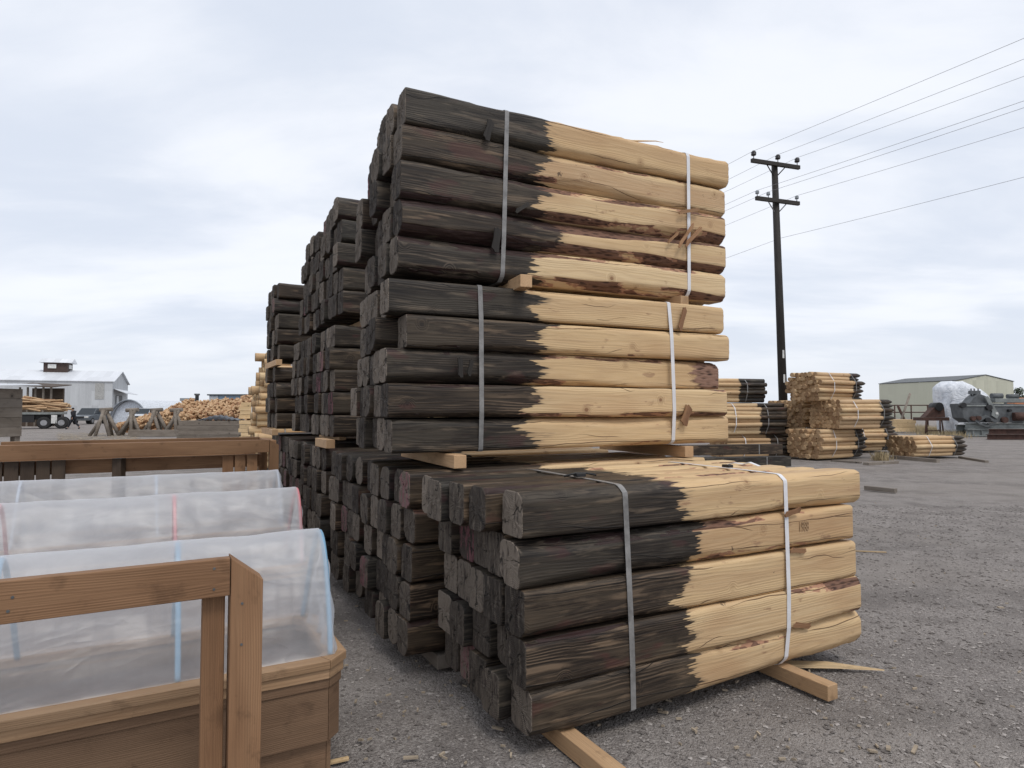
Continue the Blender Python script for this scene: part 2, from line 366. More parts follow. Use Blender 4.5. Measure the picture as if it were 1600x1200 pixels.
M_CHROME = simple('wheel_alloy', (.35, .35, .36), .35, .7)
M_WHITEP = simple('white_paint', (.60, .60, .58), .6)
M_POLE = brown_wood('tarred_pole_wood', (.022, .019, .017), (.034, .03, .026), (.012, .01, .009))
M_INSD = simple('dark_porcelain', (.02, .017, .02), .25)
M_INSL = simple('clear_grey_porcelain', (.22, .24, .26), .25)
M_WIRE = simple('weathered_wire', (.26, .26, .27), .5, .3)
M_CLOTHD = simple('black_cloth', (.012, .012, .015), .9, 0, .4, 9.)
M_TROUSER = simple('dark_denim', (.014, .015, .02), .9, 0, .4, 9.)
M_SKIN = simple('skin', (.40, .24, .17), .6)
M_SOIL = simple('dark_soil', (.075, .045, .035), .95, 0, .5, 25., .6)
M_BLUEP = simple('blue_pipe', (.20, .36, .50), .4, 0, .08)
M_PINKP = simple('pink_pipe', (.60, .22, .24), .4, 0, .08)
M_GREYP = simple('grey_pipe', (.40, .46, .55), .4, 0, .08)
M_BTARP = simple('black_plastic', (.018, .02, .026), .35, 0, .3, 3., .5)
M_ORANGE = simple('faded_orange_paint', (.42, .17, .08), .6)

m_, t = mat('clear_film')
P = t.n('ShaderNodeTexCoord').outputs['Object']
wr = t.noise(t.v('MULTIPLY', P, (2.2, 5, 5)), 1., 5, .6, 1.2)
lw = t.n('ShaderNodeLayerWeight'); lw.inputs[0].default_value = .42
al = t.m('ADD', t.lin(lw.outputs['Facing'], 0., 1., .37, .97), t.lin(wr, .38, .66, -.03, .06))
dif = t.n('ShaderNodeBsdfDiffuse'); dif.inputs[0].default_value = (.76, .77, .80, 1)
trl = t.n('ShaderNodeBsdfTranslucent'); trl.inputs[0].default_value = (.78, .80, .84, 1)
gl = t.n('ShaderNodeBsdfGlossy'); gl.inputs['Roughness'].default_value = .42; gl.inputs[0].default_value = (.8, .8, .8, 1)
rdg = t.m('ABSOLUTE', t.m('SUBTRACT', t.noise(t.v('MULTIPLY', P, (1.6, 3.2, 3.2)), 1., 3, .5, .8), .5))
bpn = t.bump(t.m('ADD', t.m('MULTIPLY', rdg, -2.), t.m('MULTIPLY', wr, .2)), .45, .03)
for q in (dif, trl, gl): t.set(q.inputs['Normal'], bpn)
a1 = t.n('ShaderNodeMixShader'); a1.inputs[0].default_value = .5; t.t.links.new(dif.outputs[0], a1.inputs[1]); t.t.links.new(trl.outputs[0], a1.inputs[2])
a2 = t.n('ShaderNodeMixShader'); a2.inputs[0].default_value = .10; t.t.links.new(a1.outputs[0], a2.inputs[1]); t.t.links.new(gl.outputs[0], a2.inputs[2])
tr = t.n('ShaderNodeBsdfTransparent'); a3 = t.n('ShaderNodeMixShader'); t.set(a3.inputs[0], al)
t.t.links.new(tr.outputs[0], a3.inputs[1]); t.t.links.new(a2.outputs[0], a3.inputs[2])
o_ = t.n('ShaderNodeOutputMaterial'); t.t.links.new(a3.outputs[0], o_.inputs[0]); M_FILM = m_
m_, t = mat('white_tarp')
P = t.n('ShaderNodeTexCoord').outputs['Object']; nz = t.noise(P, 2.5, 6, .65, 1.5)
finish(t, t.mix(t.ss(nz, .3, .7), (.58, .62, .68), (.84, .86, .90)), .3, t.bump(nz, .9, .15)); M_TARP = m_

# gravel ground
def ground_material():
    m_, t = mat('gravel_ground')
    P = t.n('ShaderNodeTexCoord').outputs['Object']
    va = t.vor(P, 120.); vb = t.vor(P, 58.); vc = t.vor(P, 210.)
    n0 = t.noise(P, .35, 4, .55); n1 = t.noise(P, 2.2, 5, .6); n3 = t.noise(t.v('MULTIPLY', P, (.5, 2.2, 1)), .8, 3)
    ca = t.sep(va.outputs['Color'])[0]; cb_ = t.sep(vb.outputs['Color'])[1]
    base = t.mix(t.lin(ca, 0., 1.), (.158, .141, .131), (.325, .294, .274))
    base = t.mix(t.m('MULTIPLY', t.m('GREATER_THAN', cb_, .72), .65), base, (.33, .302, .282))
    base = t.mix(t.m('MULTIPLY', t.m('LESS_THAN', ca, .07), .8), base, (.40, .37, .345))
    base = t.mix(t.ss(n1, .40, .66, 0., .6), base, (.155, .138, .128))
    base = t.mix(t.ss(n0, .44, .62, 0., .55), base, (.27, .242, .220))
    base = t.mix(t.ss(n3, .52, .66, 0., .3), base, (.31, .285, .265))
    gx, gy, gz = t.sep(P)
    lane = t.m('ADD', t.m('ADD', t.m('MULTIPLY', gx, .35), t.m('MULTIPLY', gy, 1.)), t.m('MULTIPLY', t.noise(t.v('MULTIPLY', P, (.15, .15, .15)), 1., 2), 5.))
    rut = t.m('MULTIPLY', t.ss(t.m('ABSOLUTE', t.m('SINE', t.m('MULTIPLY', lane, 1.15))), .80, .97), t.ss(n1, .35, .6, .3, 1.))
    base = t.mix(t.m('MULTIPLY', rut, .28), base, (.125, .112, .104))
    h = t.m('ADD', t.m('MULTIPLY', va.outputs['Distance'], -.8), t.m('MULTIPLY', vb.outputs['Distance'], -1.0))
    h = t.m('ADD', h, t.m('MULTIPLY', vc.outputs['Distance'], -.3))
    h = t.m('ADD', h, t.m('MULTIPLY', n1, 2.5))
    finish(t, base, .9, t.bump(h, .9, .012), spec=.25); return m_
M_GROUND = ground_material()

# ------------------------------------------------------------ ground
nx = 90
xs = np.concatenate([-np.geomspace(1500, 9, 26), np.linspace(-8.5, 11, 120), np.geomspace(11.5, 1500, 26)])
ys = np.concatenate([np.linspace(-8, 1, 8), np.linspace(1.2, 14, 110), np.geomspace(14.3, 2500, 40)])
X, Y = np.meshgrid(xs, ys)
Z = .010 * np.sin(X * 1.7 + 1.3 * np.sin(Y * .9)) + .008 * np.sin(Y * 2.3 + 1.1 * np.sin(X * 1.3)) + .006 * np.sin(X * 5.1 + Y * 3.7) - .022
Z *= np.clip((17 - np.abs(Y)) / 5, 0, 1)
vs = np.stack([X, Y, Z], -1).reshape(-1, 3); ni, nj = X.shape
fs = [(i * nj + j, i * nj + j + 1, (i + 1) * nj + j + 1, (i + 1) * nj + j) for i in range(ni - 1) for j in range(nj - 1)]
me = bpy.data.meshes.new('ground'); me.from_pydata(vs.tolist(), [], fs); me.polygons.foreach_set('use_smooth', [True] * len(fs))
tag(link('ground', me, mats=M_GROUND), kind='structure')

def stones(n, seed, near=True):
    rng = np.random.default_rng(seed)
    base = np.array([(1, 0, 0), (-1, 0, 0), (0, 1, 0), (0, -1, 0), (0, 0, 1), (0, 0, -1), (.6, .6, .5), (-.6, .6, .5), (.6, -.6, .5), (-.6, -.6, .5)], float)
    tri = [(4, 6, 0), (4, 2, 6), (4, 7, 2), (4, 1, 7), (4, 9, 1), (4, 3, 9), (4, 8, 3), (4, 0, 8), (6, 2, 5), (6, 5, 0), (7, 5, 2), (7, 1, 5), (9, 5, 1), (9, 3, 5), (8, 5, 3), (8, 0, 5)]
    u = rng.random(n); yv = 1.5 + 9.5 * u ** 1.6
    xv = (rng.random(n) * 1.75 - .80) * yv
    s = .0028 + .0085 * rng.random(n) ** 4 + .0006 * yv
    V = base[None] * (1 + .35 * (rng.random((n, 10, 3)) - .5))
    V = V * np.stack([s * (1 + rng.random(n)), s, s * .55], -1)[:, None, :]
    a = rng.random(n) * 6.283; ca, sa = np.cos(a)[:, None], np.sin(a)[:, None]
    x_, y_ = V[..., 0] * ca - V[..., 1] * sa, V[..., 0] * sa + V[..., 1] * ca
    zz_ = .010 * np.sin(xv * 1.7 + 1.3 * np.sin(yv * .9)) + .008 * np.sin(yv * 2.3 + 1.1 * np.sin(xv * 1.3)) + .006 * np.sin(xv * 5.1 + yv * 3.7) - .022
    V = np.stack([x_ + xv[:, None], y_ + yv[:, None], V[..., 2] + zz_[:, None] + (s * .15)[:, None]], -1).reshape(-1, 3)
    T = (np.array(tri)[None] + (np.arange(n) * 10)[:, None, None]).reshape(-1, 3)
    me = bpy.data.meshes.new('gravel'); me.from_pydata(V.tolist(), [], T.tolist())
    at = me.attributes.new('tone', 'FLOAT', 'POINT'); at.data.foreach_set('value', np.repeat(rng.random(n), 10))
    return me
m_, t = mat('gravel_stone'); tn = t.n('ShaderNodeAttribute', attribute_name='tone').outputs['Fac']
finish(t, t.mix(t.m('POWER', tn, 1.8), (.12, .106, .098), (.37, .34, .318)), .85, spec=.3); M_STONE = m_
tag(link('gravel', stones(42000, 3), mats=M_STONE), 'loose grey crushed gravel scattered over the yard', 'gravel', kind='stuff')

# ------------------------------------------------------------ squared timbers
TL = 2.44
def timber_mesh(seed, Wd=.20, Ht=.226, L=TL, nxs=46, nt=48):
    rg = np.random.default_rng(seed)
    def wave(x, k, amp, f0=.6):
        o = np.zeros_like(x)
        for i in range(k):
            o += np.sin(x * (f0 * (1.7 ** i)) * 2.2 + rg.random() * 6.28) * amp / (1.45 ** i)
        return o
    xs_ = np.concatenate([[0, .004, .012], np.linspace(.03, L - .03, nxs - 6), [L - .012, L - .004, L]])
    sc = np.ones_like(xs_); sc[0] = sc[-1] = .96; sc[1] = sc[-2] = .988
    vv = np.arange(nt) / nt
    th = vv * 2 * np.pi - np.pi / 2 - np.pi
    c_, s_ = np.cos(th), np.sin(th)
    w0, h0 = Wd * (.5 - .035 * rg.random()), Ht * (.5 - .03 * rg.random())
    R0 = .117 + .021 * rg.random()
    tap = (rg.random() - .5) * .016
    ph = rg.random(4) * 6.28
    verts = []; wane = []
    oy = wave(xs_, 3, .007); oz = wave(xs_, 3, .007)
    cornerw = [wave(xs_, 5, .008) + (rg.random() - .5) * .020 for _ in range(4)]
    for i, x in enumerate(xs_):
        box = np.minimum(w0 / np.maximum(np.abs(c_), 1e-6), h0 / np.maximum(np.abs(s_), 1e-6))
        q = ((th + 2 * np.pi) % (2 * np.pi)) / (np.pi / 2); qi = np.floor(q).astype(int) % 4
        cw = np.array([cornerw[a][i] for a in qi])
        fall = np.sin((q % 1) * np.pi) ** .5
        lr = R0 + cw * fall + tap * (x - L / 2) / L * 2 + .003 * np.sin(3 * th + ph[0] + x)
        # log centre wanders
        lr = lr + oy[i] * c_ + oz[i] * s_
        wn = np.clip((box - lr) / .010, 0, 1)
        r = np.minimum(box, lr) + wn * .0025 * rg.standard_normal(nt)
        r = r * sc[i]
        sk = .004 * math.sin(x * 1.3 + ph[1])
        for j in range(nt): verts.append((x + (rg.random() - .5) * .004 * (1 if i in (0, len(xs_) - 1) else 0), r[j] * c_[j], r[j] * s_[j] + sk)); wane.append(float(wn[j]))
    K = len(xs_)
    faces = [(i * nt + j, (i + 1) * nt + j, (i + 1) * nt + (j + 1) % nt, i * nt + (j + 1) % nt) for i in range(K - 1) for j in range(nt)]
    mi = [1 if i == 0 or i == K - 2 else 0 for i in range(K - 1) for j in range(nt)]
    smo = [True] * len(faces); uvs = []
    for i in range(K - 1):
        for j in range(nt):
            a, b = j / nt, (j + 1) / nt
            uvs += [(xs_[i], a), (xs_[i + 1], a), (xs_[i + 1], b), (xs_[i], b)]
    # slightly rough sawn ends
    for e, base in ((0, 0), (1, (K - 1) * nt)):
        xe = xs_[0] if e == 0 else xs_[-1]; cen = len(verts); prev = [base + j for j in range(nt)]
        for kf in (.6, .25):
            cur = []
            for j in range(0, nt):
                p = verts[base + j]; cur.append(len(verts)); verts.append((xe + (rg.random() - .5) * .006, p[1] * kf, p[2] * kf)); wane.append(0.)
            for j in range(nt):
                q_ = (prev[j], prev[(j + 1) % nt], cur[(j + 1) % nt], cur[j]); q_ = q_ if e == 0 else q_[::-1]
                faces.append(q_); mi.append(1); smo.append(False); uvs += [(xe, j / nt)] * 4
            prev = cur
        q_ = tuple(prev) if e == 0 else tuple(prev[::-1])
        faces.append(q_[::1]); mi.append(1); smo.append(False); uvs += [(xe, 0)] * nt
    me = bpy.data.meshes.new('timber'); me.from_pydata(verts, [], faces)
    me.polygons.foreach_set('material_index', mi); me.polygons.foreach_set('use_smooth', smo)
    ul = me.uv_layers.new(name='UVMap'); ul.data.foreach_set('uv', np.array(uvs, dtype=np.float32).ravel())
    at = me.attributes.new('wane', 'FLOAT', 'POINT'); at.data.foreach_set('value', wane)
    me.materials.append(M_T); me.materials.append(M_TE)
    return me
TM = [timber_mesh(100 + i) for i in range(18)]
TMV = [np.array([v_.co[:] for v_ in me.vertices]) for me in TM]

def hull2(pts):
    pts = sorted(set(map(tuple, np.round(pts, 4))))
    def half(ps):
        h = []
        for p in ps:
            while len(h) > 1 and (h[-1][0] - h[-2][0]) * (p[1] - h[-2][1]) - (h[-1][1] - h[-2][1]) * (p[0] - h[-2][0]) <= 0: h.pop()
            h.append(p)
        return h
    a, b = half(pts), half(pts[::-1]); return a[:-1] + b[:-1]
def strap(root, xl, pts, width, mt, label=None, lean=0.):
    h = np.array(hull2(pts)); n = len(h); cen = h.mean(0)
    zmin, zmax = h[:, 1].min(), h[:, 1].max()
    ring = []
    for p in h:
        d = p - cen; d = d / np.linalg.norm(d); sh = lean * (p[1] - zmin) / (zmax - zmin)
        for off, dx in ((.0025, -width / 2), (.0025, width / 2), (.0045, width / 2), (.0045, -width / 2)):
            q = p + d * off; ring.append((xl + dx + sh, q[0], q[1]))
    fs_ = []
    for i in range(n):
        k = (i + 1) % n
        for a in range(4):
            b = (a + 1) % 4; fs_.append((i * 4 + a, i * 4 + b, k * 4 + b, k * 4 + a))
    mb = MB(); mb.add(ring, fs_); o = mb.build('strap', mt, root)
    if label: o['label'] = label
    return o

def bundle(label, org, yaw, ph=.226, pw=.205, rows=5, cols=5, seed=0, over=None, straps=True, bshift=0., skip=(), length=TL, jit=.022, group='strapped bundles of half-treated square timbers', sx=(.6, 1.75), lean=(0, 0), height=None):
    rg = random.Random(seed)
    root = empty('timber_bundle', org, yaw, label, 'timber bundle', group)
    over = over or {}; S = length / TL; pl = {0: [], 1: []}
    sz = ph / .226; sy = pw / .205
    for c in range(cols):
        for r_ in range(rows):
            if (r_, c) in skip: continue
            ov = over.get((r_, c), {})
            i = ov.get('mesh', rg.randrange(len(TM)))
            o = link('timber', TM[i], root)
            rz = ov.get('rz', rg.uniform(-.006, .006))
            dx = ov.get('dx', rg.gauss(0, jit)); dy = ov.get('dy', rg.uniform(-.012, .012) if c else rg.uniform(-.018, .004))
            flip = rg.random() < .5
            flip = ov.get('flip', flip)
            o.location = (dx, (c + .5) * pw + dy, (r_ + .5) * ph); o.scale = (S, sy, sz * ov.get('sz', 1.))
            o.rotation_euler = (math.pi if flip else 0, 0, rz)
            if 'sx' in ov: o.scale[0] *= ov['sx']
            o.color = (ov.get('bark', rg.random() ** 1.5 * .8), ov.get('heart', rg.random()), min(1, max(0, .5 + 2 * ((1.0 + bshift + ov.get('b', rg.uniform(-.08, .08)) - dx) / (S * ov.get('sx', 1.)) - 1.0))), ov.get('alpha', 1.))
            Vw = TMV[i] * np.array([S, sy, sz]); 
            if flip: Vw = Vw * np.array([1, -1, -1])
            for k, xl in enumerate(sx):
                sel = np.abs(Vw[:, 0] + dx - xl) < .09
                pl[k].append(Vw[sel][:, 1:] + np.array([(c + .5) * pw + dy + rz * xl, (r_ + .5) * ph]))
    if straps:
        for k, xl in enumerate(sx):
            strap(root, xl, np.concatenate(pl[k]), .032, M_STRAPG if k == 0 else M_STRAPW, 'strap stained grey on the black half' if k == 0 else 'clean white plastic strap', lean[k])
    return root

Y0 = R(28.5)
def A_(s, t_, yaw=Y0, O=(.06, 2.99)):
    return (O[0] + s * math.cos(Y0) - t_ * math.sin(Y0), O[1] + s * math.sin(Y0) + t_ * math.cos(Y0))
def corner(px, Yd, z): q = Wp(px, 640, Yd); return (q.x, q.y, z)
def place(s, t_, z): a = A_(s, t_); return (a[0], a[1], z)
# lower layer, front to back
bundle('nearest low bundle of half-black square timbers lying on two wooden blocks on the gravel', place(0, 0, .09), Y0, ph=.226, seed=11, length=2.44, jit=.03,
       over={(0, 0): dict(dx=.03, bark=.1, heart=.2, mesh=3), (1, 0): dict(dx=0., bark=.75, heart=.1, b=.0, mesh=7), (2, 0): dict(dx=-.01, bark=.0, heart=.3, b=-.02, mesh=1),
             (3, 0): dict(dx=-.03, bark=.35, heart=.6, b=.06, mesh=5), (4, 0): dict(dx=-.02, bark=.0, heart=1., b=-.05, mesh=9, rz=.010, sx=1.035),
             (4, 1): dict(dx=-.10), (4, 2): dict(dx=-.12), (4, 3): dict(dx=-.16), (4, 4): dict(dx=-.12)}, sx=(.62, 1.75), lean=(-.045, .03))
bundle('low bundle directly behind the nearest one, its black ends under the tall front column', corner(643, 3.95, .09), Y0, seed=12, straps=False)
bundle('third low bundle from the front, black ends only, with nothing stacked on it', corner(562, 5.16, .09), Y0, seed=13, straps=False)
bundle('fourth low bundle from the front, under the second tall column', corner(506, 6.35, .09), Y0, seed=14, straps=False)
bundle('fifth low bundle from the front, behind the white tunnel covers', corner(479, 7.5, .09), Y0, seed=15, straps=False)
bundle('sixth low bundle from the front, mostly hidden by the white tunnels', corner(456, 8.7, .09), Y0, seed=16, straps=False)
bundle('rearmost low bundle of black-ended timbers beside the brown plank frame', corner(440, 9.9, .09), Y0, seed=17, straps=False)
# front column
YA = R(25.5)
bundle('middle bundle of the tall front column, between the two pairs of sleepers', (-.745, 4.02, 1.325), YA, ph=.221, seed=21, length=2.76, jit=.03,
       over={(4, 0): dict(dx=-.03, bark=.0, heart=.1, mesh=2), (3, 0): dict(dx=.085, sx=.97, bark=.1, heart=.05, mesh=12, b=.06), (2, 0): dict(dx=-.035, sx=.985, bark=.3, heart=.9, b=.03, mesh=6, alpha=0.),
             (1, 0): dict(dx=-.03, bark=.75, heart=.1, mesh=10, b=-.02), (0, 0): dict(dx=.0, bark=.15, heart=.2, mesh=4, b=-.02), (3, 1): dict(dx=-.06), (2, 1): dict(dx=-.03), (1, 1): dict(dx=-.02)},
       sx=(.60, 2.20), lean=(-.01, -.03))
bundle('top bundle of the tall front column, highest timbers against the sky', (-.71, 4.10, 2.49), R(26.4), ph=.242, pw=.21, seed=22, bshift=.04, length=2.79, skip=[(4, 4)],
       over={(4, 0): dict(dx=.02, bark=.0, heart=.25, mesh=8), (3, 0): dict(dx=.0, bark=.2, heart=1., mesh=0, b=.03), (2, 0): dict(dx=-.01, bark=.85, heart=.3, mesh=11),
             (1, 0): dict(dx=.0, bark=1., heart=.9, mesh=13), (0, 0): dict(dx=-.02, bark=.75, heart=.5, mesh=14)},
       sx=(.72, 2.38), lean=(.03, -.01), jit=.03)
# second column
bundle('middle bundle of the second column, black front face seen left of the tall front column', corner(521, 6.4, 1.325), Y0, seed=31, straps=False)
bundle('top bundle of the second column, black against the sky', corner(530, 6.4, 2.56), Y0, ph=.237, seed=32, straps=False)
bundle('middle bundle of the third column, deep in the row of black timbers', corner(482, 7.55, 1.325), Y0, seed=33, straps=False)
bundle('top bundle of the third column, between second column and rear column', corner(494, 7.55, 2.56), Y0, ph=.23, seed=34, straps=False)
bundle('middle bundle of the rear column, above the corner of the brown plank frame', corner(431, 9.3, 1.325), Y0, rows=4, seed=35, straps=False)
bundle('top bundle of the rear column, leftmost black timbers against the sky', corner(431, 9.3, 2.32), Y0, seed=36, straps=False)

# worn tally stamp pressed into the second timber from the top of the nearest bundle
nb = bpy.data.objects['timber_bundle']; V5 = TMV[5]
sel = V5[(np.abs(V5[:, 0] - 1.93) < .12) & (np.abs(V5[:, 2]) < .06)]
tt = [c_ for c_ in nb.children if c_.name.startswith('timber') and abs(c_.location.z - 3.5 * .226) < .01 and c_.location.y < .15][0]
sgn = -1 if abs(tt.rotation_euler[0]) > 1 else 1
yf = tt.location.y - np.abs(sel[sel[:, 1] * sgn < 0][:, 1]).mean()
fc = bpy.data.curves.new('stamp_mark', 'FONT'); fc.body = '1988'; fc.size = .075; fc.extrude = .0015; fc.align_x = 'CENTER'; fc.align_y = 'CENTER'
fc.materials.append(simple('pressed_mark', (.33, .215, .12), .9))
tmp = bpy.data.objects.new('stamp_mark', fc); COL.objects.link(tmp); bpy.context.view_layer.update()
me2 = bpy.data.meshes.new_from_object(tmp.evaluated_get(bpy.context.evaluated_depsgraph_get())); bpy.data.objects.remove(tmp)
so2 = bpy.data.objects.new('stamp_mark', me2); COL.objects.link(so2); so2.parent = nb; so2.location = (1.93, yf - .001, tt.location.z + .015); so2.rotation_euler = (R(90), 0, 0); so2.scale = (.62, 1.1, 1)
# dunnage
def block(label, p0, ang, L, s=.084, mt=None):
    a = Vector((-math.sin(ang), math.cos(ang), 0)); p0 = Vector(p0)
    o = board('dunnage_block', None, p0, p0 + a * L, s, s, mt or M_BLOCK, bevel=.004)
    return tag(o, label, 'wood block', 'square wooden blocks between and under the bundles')
def at_local(org, yaw, s, t_, z): return (org[0] + s * math.cos(yaw) - t_ * math.sin(yaw), org[1] + s * math.sin(yaw) + t_ * math.cos(yaw), z)
block('wooden block under the black end of the nearest bundle, cut by the bottom edge', at_local((.06, 2.99), Y0, .24, -.55, .044), Y0, 1.9)
block('square wooden block on the gravel under the pale end of the nearest bundle', at_local((.06, 2.99), Y0, 1.80, -.26, .044), Y0, 1.4)
block('pale block poking out under the black half of the middle bundle', at_local((-.745, 4.02), YA, .40, -.14, 1.273), YA, 1.2)
block('long block under the pale end of the middle bundle', at_local((-.745, 4.02), YA, 2.35, .0, 1.273), YA, 1.2)
block('pale block poking out under the black half of the top bundle', at_local((-.71, 4.10), R(26.4), .80, -.20, 2.458), R(20), 1.2, .085)
block('block under the pale end of the top bundle', at_local((-.71, 4.10), R(26.4), 2.30, -.04, 2.458), R(30), 1.2, .085)
block('short pale block between the low and middle bundles of the second column', at_local(corner(500, 6.4, 0), Y0, .05, -.25, 1.27), Y0, .5)
block('reddish block under the middle bundle of the second column', at_local(corner(521, 6.4, 0), Y0, .9, -.02, 1.275), Y0, 1.1)
block('pale block sticking out left under the middle bundle of the rear column', at_local(corner(431, 9.3, 0), Y0, -.02, -.1, 1.276), Y0, 1.1)
block('pale block sticking out between the two bundles of the rear column', at_local(corner(431, 9.3, 0), Y0, .02, -.1, 2.276), Y0, 1.1)
block('second block under the middle bundle of the third column', at_local(corner(482, 7.55, 0), Y0, .4, 0, 1.276), Y0, 1.1)
block('second block under the top bundle of the second column', at_local(corner(520, 6.4, 0), Y0, .4, 0, 2.506), Y0, 1.1)

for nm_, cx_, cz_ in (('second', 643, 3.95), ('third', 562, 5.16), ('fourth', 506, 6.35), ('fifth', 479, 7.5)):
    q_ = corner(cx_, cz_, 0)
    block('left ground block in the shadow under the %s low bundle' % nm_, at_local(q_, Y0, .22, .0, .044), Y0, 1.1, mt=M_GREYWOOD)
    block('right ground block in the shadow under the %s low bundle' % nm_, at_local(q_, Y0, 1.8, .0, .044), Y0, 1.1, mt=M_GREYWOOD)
# splinters caught under the straps
def splinter(label, org, yaw, s, z, L, wd, tilt, mt, proud=.012):
    p = Vector(at_local(org, yaw, s, -proud, z)); n = 7
    rj = random.Random(len(label)); J_ = lambda a: a + rj.uniform(-.06, .06)
    pts = [(0, -.5), (J_(.4), -.42), (.86, J_(-.5)), (.94, -.2), (1, J_(.1)), (.90, .2), (.95, .46), (J_(.5), .38), (.12, .5), (.05, .15), (-.03, .0)]
    mb = MB().prism([((a - .5) * L, b * wd) for a, b in pts], -.004, .006)
    o = mb.build('wood_splinter', mt, None)
    o.location = p; o.rotation_euler = (R(4), -tilt, yaw)
    return tag(o, label, 'wood splinter', 'bark and wood splinters stuck between timbers and straps')
O3, Y3, O2 = (-.71, 4.10), R(26.4), (-.745, 4.02)
BL = M_POLE
splinter('black chip hanging left of the strap on the topmost timber', O3, Y3, .60, 2.49 + 1.02, .15, .055, R(75), BL, .03)
splinter('black sliver on the second gap below the top, right of the grey strap', O3, Y3, .86, 2.49 + .52, .13, .03, R(35), BL, .03)
splinter('black bark flap by the grey strap, low on the topmost bundle', O3, Y3, .66, 2.49 + .27, .17, .06, R(82), BL, .03)
splinter('thin brown splinter under the white strap, higher one on the top bundle', O3, Y3, 2.36, 2.49 + .70, .22, .03, R(14), M_SPLINT, .04)
splinter('longest brown splinter crossing the white strap of the top bundle', O3, Y3, 2.32, 2.49 + .50, .26, .028, R(52), M_SPLINT, .045)
splinter('second brown splinter crossing the white strap of the top bundle', O3, Y3, 2.40, 2.49 + .50, .24, .035, R(44), M_SPLINT, .04)
splinter('short brown splinter left of the white strap of the top bundle', O3, Y3, 2.20, 2.49 + .47, .14, .022, R(40), M_SPLINT, .03)
splinter('upright brown wedge beside the white strap on the highest timber of the middle bundle', O2, YA, 2.28, 1.325 + .98, .19, .045, R(72), M_SPLINT, .02)
splinter('broad brown wedge beside the white strap low on the middle bundle', O2, YA, 2.30, 1.325 + .235, .16, .075, R(68), M_SPLINT, .03)
splinter('larger of two black wedges standing left of the grey strap on the middle bundle', O2, YA, .44, 1.325 + .55, .13, .035, R(92), BL, .03)
splinter('smaller of two black wedges standing left of the grey strap on the middle bundle', O2, YA, .51, 1.325 + .55, .11, .03, R(78), BL, .03)
splinter('flat brown wedge under the white strap of the nearest bundle, highest of three', (.06, 2.99), Y0, 1.82, .09 + .905, .14, .03, R(10), M_SPLINT, .01)
splinter('flat brown wedge under the white strap of the nearest bundle, middle of three', (.06, 2.99), Y0, 1.86, .09 + .675, .14, .03, R(-8), M_SPLINT, .01)
splinter('flat brown wedge under the white strap of the nearest bundle, lowest of three', (.06, 2.99), Y0, 1.88, .09 + .235, .16, .035, R(-12), M_SPLINT, .01)
# strap tail and seal on top of the near bundle
tp = at_local((.06, 2.99), Y0, 1.70, .38, .09 + 1.13 + .012)
sl = empty('strap_seal', tp, Y0, 'crumpled metal seal and loose white strap tail on top of the nearest bundle', 'strap seal')
MB().box(-.02, .02, -.03, .03, 0, .018).build('clip', M_BLACK, sl, bevel=.003)
tl = MB(); pts = [(0, .02, .01), (.03, -.03, .03), (.07, -.07, .022), (.10, -.09, .035), (.14, -.13, .012)]
for a, b in zip(pts, pts[1:]):
    tl.add([(a[0] - .013, a[1], a[2]), (a[0] + .013, a[1], a[2]), (b[0] + .013, b[1], b[2]), (b[0] - .013, b[1], b[2]),
            (a[0] - .013, a[1], a[2] + .002), (a[0] + .013, a[1], a[2] + .002), (b[0] + .013, b[1], b[2] + .002), (b[0] - .013, b[1], b[2] + .002)],
           [(0, 1, 2, 3), (7, 6, 5, 4), (0, 4, 5, 1), (1, 5, 6, 2), (2, 6, 7, 3), (3, 7, 4, 0)])
tl.build('loose_tail', M_STRAPW, sl)
tp = at_local((.06, 2.99), Y0, .55, .36, .09 + 1.13 + .012)
s2 = empty('strap_seal', tp, Y0, 'black knotted strap seal on top of the black half of the nearest bundle', 'strap seal')
MB().box(-.03, .03, -.02, .02, 0, .02).build('clip', M_BLACK, s2, bevel=.004)
MB().tube([(-.09, .02, .004), (-.03, 0, .02), (.04, -.01, .018), (.09, -.03, .006)], .006, 6).build('loose_tail', M_BLACK, s2)
# long sliver on the topmost timber
p = at_local(O3, Y3, 1.9, .1, 2.49 + 1.212)
o = MB().tube([(-.35, 0, 0), (0, -.005, .02), (.22, -.02, .055), (.30, -.02, .058)], [.006, .008, .004, .0015], 6).build('wood_splinter', M_PALEWOOD, None, p, (0, 0, Y3))
tag(o, 'long pale sliver lifting off the top of the highest timber', 'wood splinter', 'bark and wood splinters stuck between timbers and straps')

